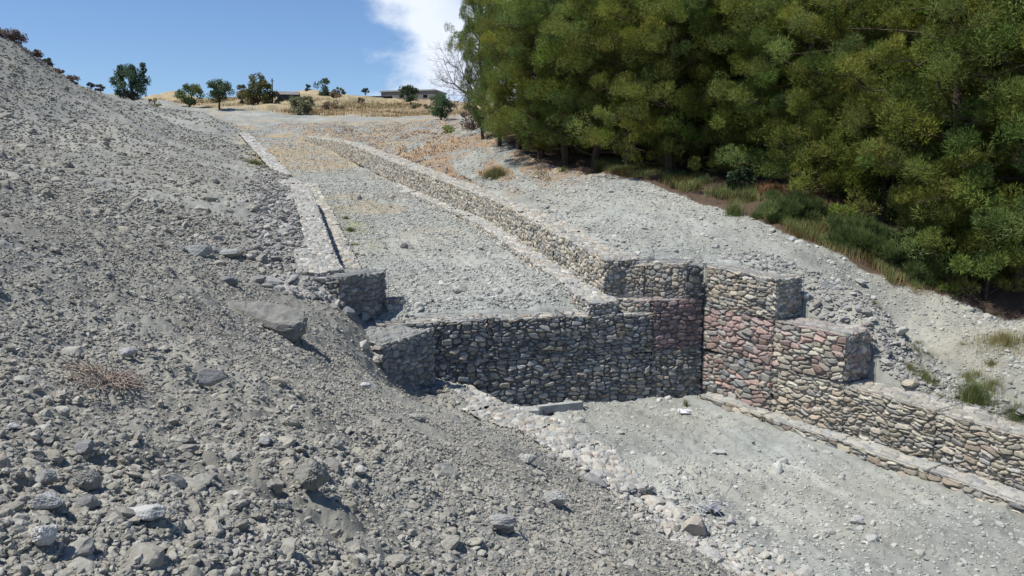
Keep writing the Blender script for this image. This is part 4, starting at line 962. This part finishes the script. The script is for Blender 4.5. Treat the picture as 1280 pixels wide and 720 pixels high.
for i,(px,py,w_,c,a,lb_) in enumerate([(60,684,40,(.62,.61,.575),(.9,.9,.75),'bright off-white rounded stone at the bottom left corner'),
 (60,643,42,(.45,.46,.45),(1,.7,.6),'grey squarish stone just above the bright off-white one'),(182,655,50,(.47,.47,.445),(1,.6,.4),'flat pale grey stone right of the bright off-white one'),
 (57,612,34,(.30,.31,.30),(1,.8,.8),'blunt grey rock, higher of the pair at the lower left edge'),(115,612,40,(.27,.26,.24),(1,.7,.6),'brownish grey clod with a dark hollow beside it, near the lower left'),
 (108,570,26,(.26,.26,.26),(1,.9,1),'dark upright clod below the dead weed'),(110,640,0.1+30,(.28,.28,.27),(1,.7,.6),'dull rock between the squarish stone and the flat pale one'),
 (390,612,52,(.25,.25,.22),(1,.8,.7),'large lumpy greenish clod in the middle of the near slope'),(262,487,40,(.27,.27,.265),(1,.5,.5),'long low dark lump above the near rubble'),
 (247,318,36,(.31,.325,.315),(1,.7,.5),'pale bluish flat rock up the slope from the largest boulder'),(288,324,26,(.29,.305,.29),(1,.7,.5),'smaller pale rock right of the pale bluish flat one'),
 (375,343,14,(.46,.46,.45),(1,.8,.9),'small whitish stone beside the head of the left tier'),(285,356,26,(.20,.20,.20),(1,.8,.6),'dark clod above the largest boulder, at its left'),
 (455,437,16,(.42,.41,.36),(1,.9,1),'cream stone fallen at the left end of the squat grey block'),(470,455,15,(.40,.38,.32),(1,.9,.9),'cream stone below the fallen one beside the squat grey block'),
 (435,395,18,(.25,.25,.26),(1,.9,.9),'dark stone at the foot of the upright grey block'),(455,402,15,(.29,.29,.30),(1,.9,1),'grey stone between the two grey blocks'),
 (450,596,22,(.46,.46,.43),(1,.7,.6),'pale stone on the slope right of the greenish clod'),(455,485,20,(.44,.45,.44),(1,.7,.5),'pale angular stone on the slope below the squat block'),
 (660,518+60,26,(.40,.40,.38),(1,.7,.6),'pale stone on the slope left of the collapsed gabion stones'),(695,632,34,(.37,.37,.35),(1,.8,.8),'squarish pale rock low on the slope'),
 (625,665,40,(.33,.33,.31),(1,.7,.5),'broad flat rock at the bottom middle'),(520,525,26,(.38,.38,.34),(1,.6,.5),'light rock just left of the sunken gabion row'),(160,450,24,(.36,.36,.35),(1,.7,.6),'light rock above the dead weed'),
 (330,560,20,(.40,.40,.38),(1,.7,.6),'light pebble-like rock left of the greenish clod'),(18,540,18,(.48,.48,.47),(1,.6,.5),'small whitish stone at the left edge')]):
    boulder(px,py,w_,lb_,400+i,c,a,group=BG,name='stone' if w_<45 else 'boulder')
CG='single stones standing out of the channel bed and right bank'
for i,(px,py,w_,c,a,lb_) in enumerate([(505,310,11,(.24,.22,.22),(1,.8,.8),'dark stone alone in the middle of the upstream bed'),(449,250,9,(.22,.21,.21),(1,.8,.9),'dark stone beside the upstream bed near the weeds'),(418,296,8,(.25,.19,.17),(1,.9,.9),'small reddish stone on the lower left tier'),
 (812,328,13,(.28,.29,.27),(1,.8,.8),'grey stone resting behind the short sunlit wall'),(1007,374,13,(.50,.50,.47),(1,.9,.9),'round whitish stone at the dark end of the topmost block'),(1110,446,12,(.16,.16,.16),(1,.9,.8),'black stone right of the dark square end'),
 (1236,508,28,(.42,.38,.30),(1,.5,.4),'long tan stone lying above the cream wall near the right edge'),(1140,485,26,(.42,.38,.30),(1,.5,.35),'flat tan stone on top behind the cream wall'),(1272,543,18,(.47,.47,.45),(1,.7,.5),'pale stone above the cream wall at the right edge'),
 (895,265+45,13,(.33,.34,.33),(1,.7,.6),'grey stone on the bank behind the pier'),(990,302,14,(.36,.37,.36),(1,.6,.5),'flat grey stone on the edge of the gravel bank below the grass'),(1076,357,16,(.36,.36,.34),(1,.7,.5),'rock at the right end of the gravel bank'),
 (1072,655,22,(.40,.40,.38),(1,.7,.6),'grey stone in the lower bed, near the bottom edge'),(1088,676,20,(.44,.44,.42),(1,.6,.5),'pale stone below the grey one in the lower bed'),(1071,660-12,12,(.47,.47,.45),(1,.7,.6),'small white stone touching the grey one in the lower bed'),
 (898,568,22,(.42,.42,.40),(1,.7,.3),'flat pale stone in the lower bed, below the narrow ledge'),(980,640-62,15,(.42,.42,.40),(1,.7,.5),'pale stone in the middle of the lower bed'),(1278,628,18,(.28,.27,.26),(1,.7,.5),'dark stone at the end of the dusty ledge'),
 (950,510-8,12,(.55,.55,.53),(1,.6,.4),'white stone on the dusty ledge'),(978,503,11,(.52,.52,.50),(1,.6,.4),'second white stone on the dusty ledge, further right'),(655,533,10,(.33,.33,.32),(1,.7,.6),'small stone near the concrete lip')]):
    boulder(px,py,w_,lb_,500+i,c,a,group=CG,name='stone')
# concrete lip at the weir foot
lp=empty('concrete_apron',(.6,19.2,-5.2)); tag(lp,'short low concrete slab piece at the shaded foot of the weir','concrete slab')
mb=MB(); a_=math.atan2(wd[1],wd[0])
mb.box(((1.15)-.6,19.40-19.2,-.05),(1.15,.16,.28),a_+.10); mb.build('kerb_piece',M_conc,lp)
mb=MB(); mb.box((-.35,19.15-19.2,-.08),(.7,.4,.2),a_-.05); mb.build('slab_piece',M_conc,lp)
mb=MB(); mb.box((0,0,.07),(.22,.16,.13),.7)
o=mb.build('dark_block',M_shed); x,y,z=ground_hit(684,519); o.location=(x,y,z); o.rotation_euler=(.4,.2,0); tag(o,'small dark broken block lying in front of the concrete slab','rubble piece')
# crumpled scraps
def scrap(px,py,w_,label,mat,seed):
    r=np.random.default_rng(seed); x,y,z=ground_hit(px,py); s_=w_*y/1040; n=7
    g=np.stack(np.meshgrid(np.linspace(-.5,.5,n),np.linspace(-.35,.35,n),indexing='ij'),-1).reshape(-1,2)
    Z=r.uniform(0,.35,len(g)); V=np.column_stack([g+r.normal(size=g.shape)*.04,Z])*s_
    V2=V-[0,0,.02*s_]; m_=MB(); i=np.arange(n-1)[:,None]*n+np.arange(n-1)[None]; F=np.stack([i,i+n,i+n+1,i+1],-1).reshape(-1,4)
    m_.add(V,F); m_.add(V2-[0,0,.01],F[:,::-1]); o=m_.build('scrap',mat); o.location=(x,y,z+.02); tag(o,label,'litter')
M_white=plain_mat('white_plastic',(.7,.7,.7),rough=.5,mottle=.1); M_geo=plain_mat('grey_fabric_scrap',(.27,.28,.30),rough=.8,mottle=.3)
scrap(856,518,16,'crumpled white plastic scrap on the lower bed near the weir corner',M_white,1)
scrap(1146,497,12,'small bluish white plastic scrap lying behind the cream wall',M_white,2)
# torn wire mesh at the collapsed end
tw_=MB(); r=np.random.default_rng(5); x,y,z=ground_hit(880,640)
for i in range(16):
    p=np.array([r.uniform(-.5,.3),r.uniform(-.2,.2),.12]); P=[p]
    dv=np.array([r.uniform(.2,1),r.uniform(-.6,.6),r.uniform(.0,.5)])
    for k_ in range(5): dv=dv+r.normal(size=3)*.3; P.append(P[-1]+dv/np.linalg.norm(dv)*.11)
    tw_.tube(P,.004,4,False)
o=tw_.build('torn_wire_mesh',M_wire); o.location=(x,y,z); tag(o,'torn grey wire mesh curling up from the collapsed end of the sunken row','wire mesh')
scrap(888,640,24,'torn grey fabric flap sticking up among the collapsed pale stones',M_geo,3)

# ------------------------------------------------------------ far buildings
hx,hy=at(512,128,150)[0],150.; hz=at(512,131,150)[2]
hb=empty('flat_roofed_house',(hx-.3,hy,hz+.1),R(-14)); tag(hb,'long low unfinished flat roofed house on the skyline left of the cloud','building')
W_=10.0;Hh=2.2
mb=MB()
ops=[(-3.3,.8,1.0,.55),(1.15,.55,.95,.7),(-4.5,.5,.9,.6),(3.3,.8,1.0,.55)]
# wall built as piers between real openings
xs=sorted([(o_[0]-o_[1]/2,o_[0]+o_[1]/2,o_[2],o_[3]) for o_ in ops]); cur=-W_/2
for x0,x1,zz0,hh_ in xs:
    mb.box(((cur+x0)/2,0,Hh/2),(x0-cur,.25,Hh)); mb.box(((x0+x1)/2,0,zz0/2),(x1-x0,.25,zz0)); mb.box(((x0+x1)/2,0,(zz0+hh_+Hh)/2),(x1-x0,.25,Hh-zz0-hh_)); cur=x1
mb.box(((cur+W_/2)/2,0,Hh/2),(W_/2-cur,.25,Hh))
mb.box((-W_/2+.12,3,Hh/2),(.25,5.7,Hh)); mb.box((W_/2-.12,3,Hh/2),(.25,5.7,Hh)); mb.box((0,6,Hh/2),(W_,.25,Hh)); mb.build('wall',M_wall,hb)
mb=MB(); mb.box((0,3,Hh+.13),(W_+.4,6.6,.22)); mb.build('roof',M_conc,hb)
for x0,x1,zz0,hh_ in xs:
    mb=MB(); mb.box(((x0+x1)/2,.1,zz0+hh_/2),(x1-x0-.02,.05,hh_-.02)); mb.build('window',M_dark,hb)
mb=MB(); mb.box((0,0,.5),(4.6,2,1.3)); mb.box((.1,0,1.2),(5,2.4,.12))
o=mb.build('dark_shed',M_shed); p=at(470,127,137); o.location=(p[0],137,p[2]-.5); tag(o,'low dark shed at the left foot of the flat roofed house','shed')
hut=empty('hut',(at(360,124,132)[0],132,at(360,126,132)[2]),R(10)); tag(hut,'small hut with a shallow grey roof left of the lone rounded tree','hut')
mb=MB(); mb.box((0,0,.3),(3.0,2.6,1.0)); mb.build('wall',M_shed,hut)
mb=MB()
V=np.array([(-1.8,-1.6,.8),(1.8,-1.6,.8),(1.8,1.6,.8),(-1.8,1.6,.8),(-1.8,0,1.45),(1.8,0,1.4)])
mb.add(V,[[0,1,5],[0,5,4],[2,3,4],[2,4,5],[1,2,5],[3,0,4],[0,2,1],[0,3,2]]); mb.build('roof',M_wall,hut)
mb=MB(); mb.tube([(0,0,0),(0,0,3.6)],.09,6); mb.tube([(-.3,0,3.2),(.3,0,3.2)],.05,4)
o=mb.build('utility_pole',M_bark); p=at(341,127,135); o.location=(p[0],135,p[2]); tag(o,'thin upright pole beside the rust tinged tree','pole')
